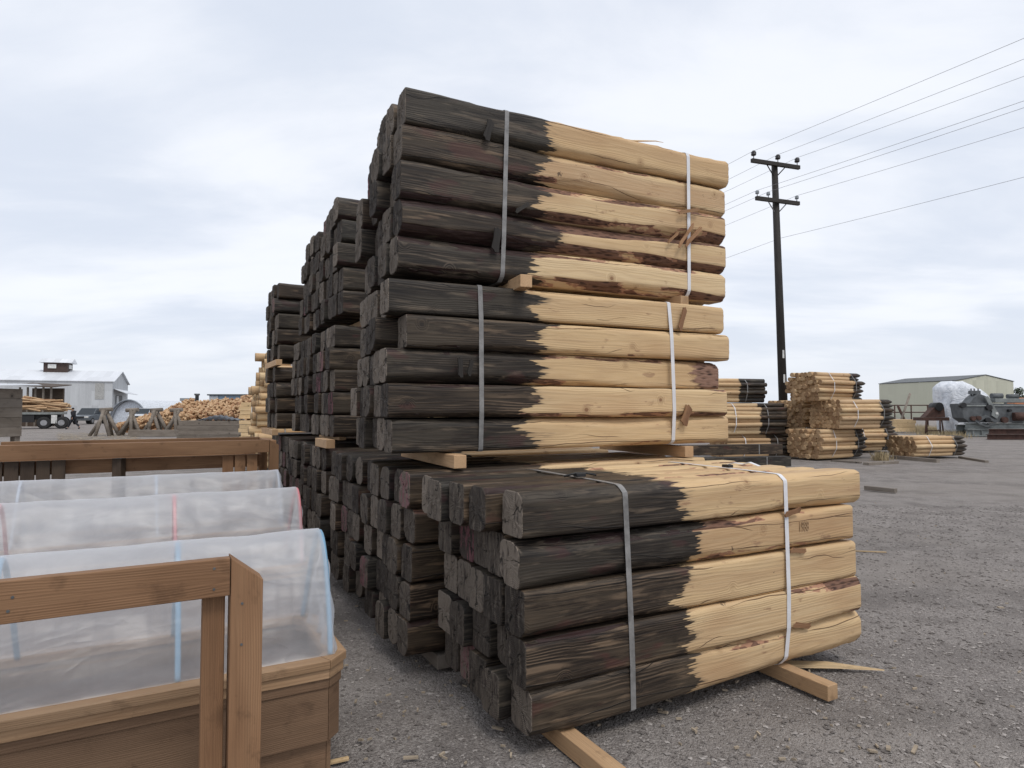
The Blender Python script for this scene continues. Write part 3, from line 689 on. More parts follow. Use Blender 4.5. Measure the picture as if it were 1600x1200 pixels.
# ------------------------------------------------------------ planters with tunnel covers
def offset_poly(poly, d):
    n = len(poly); outp = []
    for i in range(n):
        p0, p1, p2 = Vector(poly[i - 1]), Vector(poly[i]), Vector(poly[(i + 1) % n])
        e1 = (p1 - p0).normalized(); e2 = (p2 - p1).normalized()
        n1, n2 = Vector((-e1.y, e1.x)), Vector((-e2.y, e2.x))
        b = (n1 + n2); b = b / b.dot(n1); outp.append(p1 + b * d)
    return outp
def ring_boards(name, root, poly, thick, z0, z1, mt):
    inn = offset_poly(poly, thick)
    for i in range(len(poly)):
        a, b = Vector(poly[i]), Vector(poly[(i + 1) % len(poly)]); c_, d_ = inn[(i + 1) % len(poly)], inn[i]
        e = (b - a).normalized(); nn = Vector((-e.y, e.x))
        loc = lambda p: ((p - a).dot(e), (p - a).dot(nn))
        q = [loc(p) for p in (a, b, c_, d_)]; g = .0015
        q = [(q[0][0] + g, q[0][1]), (q[1][0] - g, q[1][1]), (q[2][0] - g, q[2][1]), (q[3][0] + g, q[3][1])]
        hz = (z1 - z0) / 2
        vs_ = [(x_, y_, -hz) for x_, y_ in q] + [(x_, y_, hz) for x_, y_ in q]
        mb = MB(); mb.add(vs_, [(0, 3, 2, 1), (4, 5, 6, 7), (0, 1, 5, 4), (1, 2, 6, 5), (2, 3, 7, 6), (3, 0, 4, 7)])
        o = mb.build(name, mt, root, (a.x, a.y, (z0 + z1) / 2), (0, 0, math.atan2(e.y, e.x)), bevel=.0025)
def planter(label, flabel, org, yaw, pipe, seed, L=3.4, Wd=.70, zr=.52, hoops=(0.0, .60, 1.2, 1.8, 2.4), hh=.50):
    """origin: right end, near side. local x runs LEFT (away along -a) -> we use negative x"""
    root = empty('raised_planter', org, yaw, label, 'planter box', 'raised cedar planter boxes')
    ch = .06
    def foot(g): return [(-L - g, -g + ch), (-L + ch, -g), (-ch, -g), (g, ch), (g, Wd - ch), (-ch, Wd + g), (-L + ch, Wd + g), (-L - g, Wd - ch)]
    ring_boards('side_board', root, foot(-.035), .04, .0, .165, M_CEDAR2)
    ring_boards('side_board', root, foot(0.), .04, .167, .395, M_CEDAR2)
    ring_boards('trim_board', root, foot(.008), .04, .397, .438, M_CEDAR2)
    ring_boards('trim_board', root, foot(.018), .05, .44, .482, M_RIM)
    ring_boards('rim_board', root, foot(.030), .085, .484, zr, M_RIM)
    p_ = foot(-.045)
    MB().add([(x_, y_, .40 + .01 * math.sin(i * 7)) for i, (x_, y_) in enumerate(p_)], [tuple(range(8))]).build('soil', M_SOIL, root)
    # tunnel cover
    cv_ = empty('tunnel_cover', org, yaw, flabel, 'row cover', 'clear plastic tunnel covers on the planters')
    rg = np.random.default_rng(seed)
    y0, y1 = .035, Wd - .035; cy = (y0 + y1) / 2; hw = (y1 - y0) / 2
    def arch(u, infl=0.):      # u 0..1
        q = 2 * u - 1; aq = abs(q); k_ = 1 - (1 - aq) ** 1.35
        yy = cy + math.copysign(k_, q) * (hw + infl)
        zz = zr + (hh + infl) * max(0, 1 - k_ ** 1.75)
        return yy, zz
    for i, hx in enumerate(hoops):
        lean = .02 * math.sin(i * 2.1 + seed)
        pts = [(-.045 - hx + lean * math.sin(math.pi * u), *arch(u, -.014)) for u in [0.0] + list(np.linspace(.03, .97, 25)) + [1.0]]
        MB().tube(pts, .0115, 10).build('hoop', pipe, cv_)
    nx_, nu = 190, 56; Lf = max(hoops) + .05
    phs = rg.random(12) * 6.28; verts = []
    for i in range(nx_):
        xx = -.030 - Lf * i / (nx_ - 1)
        d = min(abs(-xx - .045 - h) for h in hoops)
        sag = min(1, d / .3) ** 1.2 * .022
        for j in range(nu):
            u = j / (nu - 1); yy, zz = arch(u, .003)
            wv = 1.1 * (.006 * math.sin(xx * 7 + u * 16 + phs[0]) + .006 * math.sin(xx * 13 - u * 22 + phs[1] + 2 * math.sin(xx * 3)) + .004 * math.sin(xx * 27 + u * 9 + phs[2]) + .003 * math.sin(u * 60 + xx * 6 + phs[3])) * min(1, d / .12)
            k = (sag + wv) * math.sin(math.pi * u) ** .5 * (1 - .8 * math.exp(-((u - .5) / .09) ** 2))
            dy, dz = (yy - cy), (zz - zr - .1); l_ = math.hypot(dy, dz) + 1e-6
            verts.append((xx + .004 * math.sin(u * 9 + i), yy - dy / l_ * k, max(zr + .002, zz - dz / l_ * k)))
    faces = [(i * nu + j, i * nu + j + 1, (i + 1) * nu + j + 1, (i + 1) * nu + j) for i in range(nx_ - 1) for j in range(nu - 1)]
    # gathered end
    b0 = len(verts); kk = 8
    for r_ in range(1, kk + 1):
        f = 1 - r_ / kk
        for j in range(nu):
            u = j / (nu - 1); yy, zz = arch(u, 0)
            verts.append((-.030 + .02 * math.sin(r_ * 1.2) + .006 * math.sin(u * 40 + r_), cy + (yy - cy) * (f * .98 + .0), zr + .004 + (zz - zr) * f))
    for r_ in range(kk):
        for j in range(nu - 1):
            a = (0 if r_ == 0 else b0 + (r_ - 1) * nu); b = b0 + r_ * nu
            faces.append((a + j, b + j, b + j + 1, a + j + 1))
    mb = MB(); mb.add(verts, faces, 0, True); mb.build('film', M_FILM, cv_)
    return root
YP = R(29)
planter('nearest cedar planter box in the bottom left corner, brown boards with a pale rim', 'nearest clear tunnel cover, on pale blue hoops', (-.742, 2.885, 0), YP, M_BLUEP, 1, L=2.6, hoops=(0, .60, 1.20, 1.8))
planter('second cedar planter box, hidden below the middle tunnel', 'middle clear tunnel cover, on pink hoops', (-1.42, 4.58, 0), YP, M_PINKP, 2, hoops=(0, .78, 1.75, 2.6), L=3.6)
planter('third cedar planter box, hidden below the farthest tunnel', 'farthest clear tunnel cover, on greyish hoops', (-2.06, 5.98, 0), YP, M_GREYP, 3, hoops=(0, 1.0, 2.0, 3.0), L=3.8)

# near open frame
fr = empty('wooden_frame', (0, 0, 0), 0, 'open brown post-and-rail frame standing in front of the nearest planter', 'wooden frame')
pr = Wp(360, 872, 2.25); dirL = Vector((-math.cos(YP), -math.sin(YP), 0)); bk = Vector((-math.sin(YP), math.cos(YP), 0)); zt = pr.z
a = Vector((pr.x, pr.y, zt - .064))
board('rail', fr, a + bk * .02, a + bk * .02 + dirL * 1.6, .04, .128, M_CEDAR)
board('rail', fr, a + bk * .075 + Vector((0, 0, -.02)) + dirL * .03, a + bk * .075 + Vector((0, 0, -.02)) + dirL * 1.6, .06, .085, M_CEDAR)
# mitred post
def post_mitre(root, p, yaw, wd, dp, zt, drop):
    """profile in local frame: x across the width, grain runs along z -> built lying down, length on x"""
    mb = MB(); L = zt
    vs_ = [(0, 0, 0), (L, 0, 0), (L - drop, wd, 0), (0, wd, 0)]
    vs_ = vs_ + [(x_, y_, dp) for x_, y_, _ in vs_]
    mb.add(vs_, [(0, 3, 2, 1), (4, 5, 6, 7), (0, 1, 5, 4), (1, 2, 6, 5), (2, 3, 7, 6), (3, 0, 4, 7)])
    o = mb.build('post', M_CEDAR, root, bevel=.003)
    e = Vector((math.cos(yaw), math.sin(yaw), 0)); b = Vector((-math.sin(yaw), math.cos(yaw), 0)); u = Vector((0, 0, 1))
    o.matrix_basis = Matrix.Translation(p) @ Matrix((( u.x, e.x, b.x, 0), (u.y, e.y, b.y, 0), (u.z, e.z, b.z, 0), (0, 0, 0, 1)))
    return o
post_mitre(fr, Vector((pr.x, pr.y, 0)) - dirL * .003, YP, .105, .09, zt, .085)
ip = Vector((pr.x, pr.y, 0)) + dirL * .082 + bk * .045
post_mitre(fr, ip, YP, .072, .05, zt - .135, 0.)
lp = Vector((pr.x, pr.y, 0)) + dirL * 1.5
post_mitre(fr, lp + bk * .045, YP, .09, .09, zt - .135, 0.)
for (da, dz_) in ((.05, .03), (.05, .10), (.60, .05), (.61, .09)):
    q = Vector((pr.x, pr.y, zt - dz_)) + dirL * da
    MB().tube([q - bk * .0025, q + bk * .004], .0045, 8).build('screw', M_GREYSTEEL, fr)
for dz_ in (.16, .30):
    q = Vector((pr.x, pr.y, zt - dz_)) - dirL * .04; MB().tube([q - bk * .0025, q + bk * .004], .0045, 8).build('screw', M_GREYSTEEL, fr)
# far table-like frame
ff = empty('wooden_frame', (0, 0, 0), 0, 'long brown plank-sided frame with double top rails behind the farthest tunnel', 'wooden frame')
pf = Wp(420, 687, 7.35); c0 = Vector((pf.x, pf.y, 0)); zt = pf.z; D = .85; LL = 3.1
for off, sh in ((0, 0), (D, .0)):
    p = c0 + bk * off + Vector((0, 0, zt - .07))
    board('rail', ff, p + dirL * .0, p + dirL * (LL - (.0 if off == 0 else .55)), .09, .14, M_CEDAR)
    post_mitre(ff, c0 + bk * off - dirL * .004 - bk * .045, YP, .10, .09, zt, .06)
    post_mitre(ff, c0 + bk * off - bk * .045 + dirL * (LL - .1), YP, .09, .09, zt - .143, 0)
board('rail', ff, c0 + bk * .05 + Vector((0, 0, zt - .06)) - dirL * .05, c0 + bk * (D - .05) + Vector((0, 0, zt - .06)) - dirL * .05, .08, .10, M_CEDAR)
for k in range(2):   # lower shadowed rail pieces
    p = c0 + bk * (.12 + k * .5) + Vector((0, 0, zt - .235)); board('rail', ff, p + dirL * .06, p + dirL * (LL - .1), .04, .14, M_CEDAR)
for k in range(3):
    p = c0 + bk * .03 + dirL * (.17 + k * .125); board('plank', ff, p + Vector((0, 0, .02)), p + Vector((0, 0, zt - .16)), .11, .03, M_CEDAR, roll=R(90) + YP)
for k in range(9):
    p = c0 + bk * .03 + dirL * (LL - .14 - k * .125); board('plank', ff, p + Vector((0, 0, .02)), p + Vector((0, 0, zt - .16)), .11, .03, M_DARKWOOD, roll=R(90) + YP)
p = c0 + bk * .05 + dirL * 1.45; board('leg', ff, p, p + Vector((0, 0, zt - .16)), .09, .09, M_DARKWOOD)

# ------------------------------------------------------------ round posts and logs
def post_mesh(seed, L=2.4, rad=.062, tip=False, mats=(M_P, M_PE), n=14, var=.006):
    """treated (black) end at x=0, pointed there when tip"""
    rg = random.Random(seed); xs_ = [0, .09, .22] + [.22 + (L - .22) * i / 6 for i in range(1, 7)]
    rr = [rad * (.12 if tip else 1), rad * (.62 if tip else 1), rad] + [rad * (1 + .02 * i / 6) for i in range(1, 7)]
    pts = [(x, var * math.sin(x * 2 + seed), var * math.cos(x * 1.7 + seed)) for x in xs_]
    mb = MB().tube(pts, rr, n, 0); me = mb.mesh('post', list(mats))
    me.polygons[-1].material_index = 1
    for p_ in me.polygons:
        if len(p_.vertices) > 4: p_.material_index = 1
    return me
PMT = [post_mesh(i, tip=True, rad=.066 + .006 * (i % 3)) for i in range(5)]
PMB = [post_mesh(i + 9, tip=False, rad=.066 + .006 * (i % 3), L=2.5) for i in range(5)]
PLOG = [post_mesh(i + 20, tip=False, rad=.088 + .012 * (i % 3), L=2.5, mats=(M_LOG, M_PE), n=16) for i in range(5)]
def post_bundle(label, org, yaw, wid, hgt, seed, meshes, rad=.062, flipx=False, L=2.4, straps=(.65, 1.8), maxn=95, name='post_bundle', part='post', group='strapped bundles of round fence posts', cat='post bundle', rounded=True, jit=.03, dark0=True, bsh=0.):
    """org: centre of the bundle's near-left bottom; local x along the posts, y deeper"""
    rg = random.Random(seed); root = empty(name, org, yaw, label, cat, group)
    spots = []; dz = rad * 1.76; r_ = 0; z_ = rad
    while z_ < hgt - rad * .4:
        inset = 0
        if rounded:
            q = abs((z_ / hgt) * 2 - 1); inset = wid * .16 * max(0, q - .35) ** 1.3 / .57
        y_ = inset + rad * (1 if r_ % 2 == 0 else 2)
        while y_ < wid - inset - rad * .5: spots.append((y_, z_)); y_ += rad * 2.03
        z_ += dz; r_ += 1
    spots.sort(key=lambda s: (min(s[0], hgt - s[1])))   # show the near face and top first
    pts0 = []
    for (y_, z_) in spots[:maxn]:
        me = rg.choice(meshes); o = link(part, me, root)
        dx = rg.gauss(0, jit)
        if flipx: o.location = (L + dx, y_, z_); o.rotation_euler = (rg.random() * 6, 0, math.pi)
        else: o.location = (dx, y_, z_); o.rotation_euler = (rg.random() * 6, 0, 0)
        o.color = (0, rg.random(), .5 + bsh + rg.uniform(-.08, .08), 1)
        for a in range(8): pts0.append((y_ + rad * math.cos(a * .785), z_ + rad * math.sin(a * .785)))
    for k, xl in enumerate(straps or ()):
        strap(root, xl, np.array(pts0), .03, M_STRAPW if (xl > L / 2) != flipx else M_STRAPG)
    return root
YR = R(30)
def rb(label, px, Yd, z0, wid, hgt, seed, yaw=YR, **kw):
    p = Wp(px, 700, Yd); return post_bundle(label, (p.x, p.y, z0), yaw, wid, hgt, seed, PMT, flipx=True, rad=.073, jit=.05, **kw)
rb('highest bundle of round posts in the right-hand pile, black points to the right', 1286, 20.2, 1.88, 1.3, .88, 51)
rb('middle-height bundle of round posts in the right-hand pile, tips toward the machinery', 1318, 20.0, 1.0, 1.35, .90, 52, yaw=R(22))
rb('bundle behind the middle-height one, its round ends showing to its left', 1262, 21.6, 1.0, 1.8, .92, 53)
rb('bundle of round posts at the bottom of the right-hand pile, nearest to the pole', 1287, 20.0, .06, 1.35, 1.0, 54)
rb('small low bundle of round posts on the far right of the pile', 1434, 20.6, .08, 1.2, .62, 55, yaw=R(20))
rb('rear bundle of round posts in the pile, only tops and black tips visible', 1330, 23.4, .08, 1.6, 1.02, 56, yaw=R(20))
rb('bundle of round posts lying behind the lowest right-hand bundle, beside the pole', 1215, 23.5, .08, 1.6, 1.0, 57)
def rl(label, px_r, Yd, z0, wid, hgt, seed, yaw, L=2.5):
    p = Wp(px_r, 700, Yd); e = Vector((math.cos(yaw), math.sin(yaw), 0)); q = p - e * L
    return post_bundle(label, (q.x, q.y, z0), yaw, wid, hgt, seed, PMB, rad=.07, flipx=True, L=L, bsh=.66)
rl('top bundle of round posts between the tall timbers and the utility pole', 1200, 21.0, 1.84, 1.1, .80, 61, R(12))
rl('middle bundle of round posts between the tall timbers and the utility pole', 1232, 21.0, .80, 1.3, 1.0, 62, R(12))
rl('bottom bundle of round posts partly behind black beams', 1246, 21.2, .05, 1.3, .74, 63, R(12))
for i, (pxr, Yd, z0, lab) in enumerate([(1223, 18.2, .36, 'upper of two black beams lying in front of the round posts'), (1236, 17.6, .06, 'lower of two black beams lying in front of the round posts')]):
    p = Wp(pxr, 700, Yd); bb = empty('black_beam', (p.x, p.y, z0), R(14), lab, 'beam', 'black treated beams')
    MB().box(-3., 0, 0, .35, 0, .27).build('beam', M_BLACKLOG, bb, bevel=.006)
    h_ = np.array([(0, 0), (.35, 0), (.35, .27), (0, .27)]); strap(bb, -.75, h_, .03, M_STRAPG)

# peeled logs behind the black columns (left)
def lb(label, px, Yd, z0, wid, hgt, seed, **kw):
    p = Wp(px, 700, Yd)
    return post_bundle(label, (p.x, p.y, z0), R(24), wid, hgt, seed, PLOG, rad=.098, straps=(.7,), L=2.5, name='log_bundle', part='log', group='stacked bundles of pale peeled logs', cat='log bundle', jit=.10, **kw)
lb('bottom bundle of pale peeled logs left of the black columns', 401, 16.4, .1, 2.2, 1.0, 71)
lb('middle bundle of pale peeled logs left of the black columns', 403, 16.5, 1.15, 2.0, 1.0, 72)
lb('top bundle of pale peeled logs left of the black columns', 409, 16.6, 2.2, 1.5, .85, 73)
def lumber_stack(label, px0, px1, Yd, z0, rows, cols, bh, bw, mt, seed, name='lumber_stack', yaw=0., gap=.006, strapx=None, group='stacks of sawn lumber'):
    p0, p1 = Wp(px0, 700, Yd), Wp(px1, 700, Yd); L = p1.x - p0.x; rg = random.Random(seed)
    root = empty(name, (p0.x, Yd, z0), yaw, label, 'lumber stack', group)
    for r_ in range(rows):
        for c in range(cols):
            if c and r_ < rows - 1 and c < cols - 1 : continue
            dx = rg.uniform(-.05, .05); MB().box(dx, L + dx, 0, bw * .97, 0, bh - gap - rg.random() * .01).build('board', mt, root, (0, c * bw, r_ * bh), bevel=.004)
    if strapx:
        h_ = np.array([(-.006, 0), (cols * bw, 0), (cols * bw, rows * bh), (-.006, rows * bh)]); strap(root, L * strapx, h_, .05, M_STRAPW)
    return root
lumber_stack('upper strapped stack of pale lumber beside the peeled logs', 374, 406, 23, 1.28, 4, 5, .145, .16, M_PALEWOOD, 1, strapx=.6)
lumber_stack('lower strapped stack of pale lumber beside the peeled logs', 374, 408, 22.8, .1, 8, 5, .14, .16, M_PALEWOOD, 2, strapx=.68)
lumber_stack('farther stack of pale lumber rising behind the strapped one', 393, 415, 25, .1, 13, 4, .17, .2, M_PALEWOOD, 3)
lumber_stack('long stack of grey weathered timbers under black plastic', 277, 374, 28, .1, 5, 5, .205, .22, M_GREYWOOD, 4)
# black plastic on the stack
p = Wp(342, 657, 28.4); n = 26; vs_ = []; fs_ = []
for i in range(n):
    for j in range(8):
        u, v_ = i / (n - 1), j / 7; hgt = .03 + .26 * max(0, math.sin(u * 3.1) ** 1.5 * (1 - .55 * u)) * math.sin(v_ * 3.14) ** .4 + .03 * math.sin(i * 1.9 + j)
        vs_.append((-.85 + 1.75 * u, v_ * 1.0, max(.01, hgt)))
for i in range(n - 1):
    for j in range(7): fs_.append((i * 8 + j, (i + 1) * 8 + j, (i + 1) * 8 + j + 1, i * 8 + j + 1))
o = MB().add(vs_, fs_, 0, True).build('plastic_sheet', M_BTARP, None, (p.x, 28.05, 1.125))
so_ = o.modifiers.new('s', 'SOLIDIFY'); so_.thickness = .01
tag(o, 'crumpled black plastic sheet lying on the grey timber stack', 'plastic sheet')
# lone log behind the frame
p = Wp(150, 740, 11.5); o = link('log', post_mesh(5, L=2.6, rad=.085, mats=(timber_material('half_log', boundary=.75, bark=False, cracks=False), M_PE)), None, (0, 0, 0))
q = Wp(380, 722, 12.6); o.location = (q.x, q.y, .22 + .35); o.rotation_euler = (0, 0, math.pi + math.atan2(q.y - p.y, q.x - p.x)); o.color = (0, .3, .5, 1)
tag(o, 'single round log, half pale half black, seen below the rails of the far frame', 'log')

# heap of split logs
def heap(name, label, px0, px1, Yd, depth, hfun, n, seed, size=(.35, .10), mt=M_SLAB, cat='log heap'):
    rg = random.Random(seed); p0, p1 = Wp(px0, 670, Yd), Wp(px1, 670, Yd); Wd = p1.x - p0.x; mb = MB()
    for _ in range(n):
        u = rg.random(); v_ = rg.random(); hh = hfun(u) * (1 - .75 * abs(v_ * 1.0 - .5) * 1.2)
        z_ = hh * (rg.random() ** .35); zc = max(.08, z_)
        L, r_ = size[0] * rg.uniform(.7, 1.3), size[1] * rg.uniform(.7, 1.35)
        a = rg.gauss(0, .7) + 1.2; e = rg.gauss(0, .45)
        d = Vector((math.cos(a) * math.cos(e), math.sin(a) * math.cos(e), math.sin(e)))
        c_ = Vector((p0.x + u * Wd, Yd + (v_) * depth, zc))
        mb.tube([c_ - d * L / 2, c_ + d * L / 2], r_, 6, 0 if rg.random() < .7 else 1, smooth=False)
    # solid core under the loose pieces
    cv_ = []; fc = []; K = 24
    for i in range(K + 1):
        u = i / K; hh = hfun(u) * .78
        for v_, f in ((0, 0), (.25, .75), (.5, 1), (.75, .75), (1, 0)): cv_.append((p0.x + u * Wd, Yd + .1 + v_ * depth, hh * f))
    for i in range(K):
        for j in range(4): fc.append((i * 5 + j, (i + 1) * 5 + j, (i + 1) * 5 + j + 1, i * 5 + j + 1))
    mb.add(cv_, fc, 1)
    o = mb.build(name, [mt, M_SPLINT], None); return tag(o, label, cat, kind='stuff')
heap('log_heap', 'long heap of short split pale logs behind the trestles', 178, 402, 45, 6, lambda u: .8 + 1.55 * min(1, u * 2.6) + .10 * math.sin(u * 23) + .45 * math.exp(-((u - .86) / .13) ** 2), 5200, 4, (.34, .085))
# trestles made of logs
def trestle(label, px, py, Yd, h, seed, mirror=1):
    g = Wp(px, py, Yd); rg = random.Random(seed); root = empty('log_trestle', (g.x, g.y, 0), 0, label, 'log trestle', 'log trestles in a row on the yard')
    for (fx, fy, tx, ty, r_, hh) in ((-.75, -.3, .12, .05, .10, 1), (-.28, -.5, -.02, -.12, .095, .98), (.72, .25, -.1, .1, .11, 1.02), (.55, -.45, -.22, 0, .10, .97), (.08, .6, .02, .1, .09, 1.0)):
        MB().tube([(fx * mirror, fy, 0), (tx * mirror, ty, h * hh)], [r_, r_ * 1.05], 9).build('log', M_GREYWOOD, root)
    MB().tube([(-.35, 0, h * .97), (.38, .05, h * 1.0)], .12, 9).build('cross_log', M_GREYWOOD, root)
    return root
trestle('first log trestle from the left, beside the parked vehicles', 164, 681, 39.5, 1.62, 1)
trestle('second log trestle from the left, in front of the hoop shed', 205, 680, 40, 1.6, 2, -1)
trestle('third log trestle, in front of the log heap', 243, 679, 40.5, 1.6, 3)
trestle('fourth log trestle, rightmost, beside the grey timber stack', 274, 679, 40.5, 1.6, 4, -1)
p = Wp(200, 676, 38); o = board('log_beam', None, (p.x, 38.2, .22), (Wp(276, 676, 38).x, 38.0, .22), .35, .38, M_GREYWOOD)
tag(o, 'thick weathered beam lying on the ground below the trestles', 'beam')

# ------------------------------------------------------------ small plank hut on legs
hx = Wp(32, 640, 11.45); hut = empty('plank_hut', (hx.x - .30, 9.98, 0), R(-12), 'small dark plank hut with corrugated metal roof at the left edge', 'hut')
for k in range(5):
    z0 = 1.13 + k * .167
    MB().prism([(-2.0, z0), (0, z0), (0, z0 + .165), (-2.0, z0 + .165)], -.012, .02).build('siding_board', M_GREYWOOD, hut, (0, -.012 * 0, 0), (R(-3), 0, 0)) if False else \
    board('siding_board', hut, (-2.0, -.01, z0 + .082), (0, -.01, z0 + .082), .028, .163, M_DARKWOOD if k % 2 else M_GREYWOOD)
    board('siding_board', hut, (.014, .02, z0 + .082), (.014, 1.5, z0 + .082), .028, .163, M_GREYWOOD)
MB().box(-2.0, 0, .012, 1.5, 1.13, 1.95).build('inner_wall', M_DARKWOOD, hut)
n = 44; vs_ = []
for i in range(n):
    x_ = -2.2 + 2.42 * i / (n - 1)
    for y_, z_ in ((-.22, 2.02), (1.7, 2.10)): vs_.append((x_, y_, z_ - .05 * (x_ + 2.2) / 2.4 + .012 * math.sin(i * math.pi / 2)))
o = MB().add(vs_, [(2 * i, 2 * i + 2, 2 * i + 3, 2 * i + 1) for i in range(n - 1)], 0, True).build('roof', M_ROOFMETAL, hut); o.modifiers.new('s', 'SOLIDIFY').thickness = .006
board('fascia', hut, (-2.2, -.18, 1.95), (.18, -.18, 1.92), .03, .09, M_GREYWOOD)
for (x_, y_) in ((-1.95, .05), (-.05, .05), (-1.95, 1.45), (-.05, 1.45)): board('leg', hut, (x_, y_, 0), (x_, y_, 1.13), .1, .1, M_GREYWOOD)

# ------------------------------------------------------------ buildings, left
def gable_building(name, label, c, u, v, L, Wd, eave, ridge, wallm, roofm, over=.3, ov2=.2):
    """c near corner; u unit along the eaves, v unit along the gable"""
    ang = math.atan2(u.y, u.x); root = empty(name, (c.x, c.y, 0), ang, label, 'building')
    side = 1 if (u.x * v.y - u.y * v.x) > 0 else -1
    y1 = Wd * side
    mb = MB(); P_ = [(0, 0, 0), (L, 0, 0), (L, y1, 0), (0, y1, 0), (0, 0, eave), (L, 0, eave), (L, y1, eave), (0, y1, eave), (0, y1 / 2, ridge), (L, y1 / 2, ridge)]
    mb.add(P_, [(0, 1, 5, 4), (3, 2, 6, 7)]); mb.build('wall', wallm, root)
    for gf in ((0, 4, 8, 7, 3), (1, 2, 6, 9, 5)): MB().add([P_[i] for i in gf], [(0, 1, 2, 3, 4)]).build('gable_wall', wallm2(wallm), root)
    s = (ridge - eave) / (Wd / 2)
    for sgn, ya, yb in ((1, -ov2 * side, y1 / 2), (-1, y1 + ov2 * side, y1 / 2)):
        za = eave - s * ov2 + .05
        r_ = MB().add([(-over, ya, za), (L + over, ya, za), (L + over, yb, ridge + .05), (-over, yb, ridge + .05), (-over, ya, za + .1), (L + over, ya, za + .1), (L + over, yb, ridge + .15), (-over, yb, ridge + .15)],
                      [(0, 1, 2, 3), (7, 6, 5, 4), (0, 4, 5, 1), (1, 5, 6, 2), (2, 6, 7, 3), (3, 7, 4, 0)])
        r_.build('roof', roofm, root)
    return root, side
_g = {}
def wallm2(m1):
    if m1.name not in _g:
        _g[m1.name] = corrugated(m1.name + '_gable', tuple(dict(white_sheet_metal=(.40, .415, .43), tan_sheet_metal=(.50, .50, .40)).get(m1.name, (.4, .4, .4))), .3, 1)
    return _g[m1.name]
cw = Wp(175, 640, 100); v1 = Vector((-.38, .925, 0)).normalized(); u1 = Vector((-v1.y, v1.x, 0))
# the building runs left from the corner; keep its origin at the far-left end so that local x grows rightwards
Lb = 46
root, sd_ = gable_building('metal_building', 'long white sheet-metal building with a cupola on its roof', cw, u1, v1, Lb, 14, 5.9, 7.75, M_WHITEMETAL, M_ROOFMETAL)
def on(root, name, mt, x0, x1, y0, y1, z0, z1): return MB().box(x0, x1, y0, y1, z0, z1).build(name, mt, root)
s_ = sd_
on(root, 'wall_patch', M_GREYWOOD and simple('faded_panel', (.36, .36, .35), .7), 1.1, 2.3, .06 * -s_, 0, 3.2, 5.7)
# cupola
yc = 7 * s_
cu = on(root, 'cupola', simple('brown_painted_boards', (.055, .035, .028), .8), 7.1, 10.3, yc - 1.6, yc + 1.6, 6.6, 9.1)
for x0, x1 in ((8.6, 9.7),):
    MB().box(x0, x1, yc - 1.66 * s_ - .02, yc - 1.66 * s_ + .08, 8.1, 8.75).build('louvre', M_WHITEP, cu)
MB().box(7.02, 7.09, yc - .9, yc + .9, 8.1, 8.75).build('louvre', M_WHITEP, cu)
mb = MB(); mb.add([(6.5, yc - 2.0, 9.0), (10.9, yc - 2.0, 9.0), (10.9, yc + 2.0, 9.0), (6.5, yc + 2.0, 9.0), (6.5, yc, 9.75), (10.9, yc, 9.75)], [(0, 1, 2, 3), (0, 1, 5, 4), (3, 2, 5, 4), (0, 3, 4), (1, 2, 5)])
mb.build('cupola_roof', M_ROOFMETAL, cu)
# door and awning on the gable (local x=0 plane faces right)
on(root, 'doorway_shade', M_BLACK, -.08, .02, min(3.6 * s_, 8.2 * s_), max(3.6 * s_, 8.2 * s_), 0, 3.9)  # black slab painted as the shade inside the open door
on(root, 'sliding_door', M_WHITEMETAL, -.16, -.09, min(2.8 * s_, 4.6 * s_), max(2.8 * s_, 4.6 * s_), 0, 3.8)
mb = MB(); mb.add([(-.02, 1 * s_, 4.9), (-.02, 12.5 * s_, 4.9), (-1.7, 12.5 * s_, 4.2), (-1.7, 1 * s_, 4.2), (-.02, 1 * s_, 4.82), (-.02, 12.5 * s_, 4.82), (-1.7, 12.5 * s_, 4.12), (-1.7, 1 * s_, 4.12)], [(0, 1, 2, 3), (4, 5, 6, 7), (0, 3, 7, 4), (1, 2, 6, 5), (2, 3, 7, 6)])
mb.build('awning', M_ROOFMETAL, root)
# dark shed behind the truck
p = Wp(30, 640, 62); q = Wp(80, 640, 62)
sh = empty('open_shed', (p.x, 62, 0), 0, 'dark brown open-fronted shed behind the loaded truck', 'shed')
Wq = q.x - p.x
MB().box(0, Wq, 0, .2, 0, 2.4).build('front_wall', M_DARKWOOD, sh)
for k in range(5): on(sh, 'post', M_GREYWOOD, k * Wq / 4.1, k * Wq / 4.1 + .14, -.12, 0, 0, 3.75)
MB().box(0, Wq, 1.6, 1.8, 0, 3.7).build('back_wall', M_DARKWOOD, sh)
mb = MB(); mb.add([(-.4, -.6, 3.9), (Wq + .4, -.6, 3.7), (Wq + .4, 2.2, 4.0), (-.4, 2.2, 4.2), (-.4, -.6, 3.98), (Wq + .4, -.6, 3.78), (Wq + .4, 2.2, 4.08), (-.4, 2.2, 4.28)], [(0, 1, 2, 3), (7, 6, 5, 4), (0, 4, 5, 1), (1, 5, 6, 2), (2, 6, 7, 3), (3, 7, 4, 0)])
mb.build('roof', M_DARKWOOD, sh)
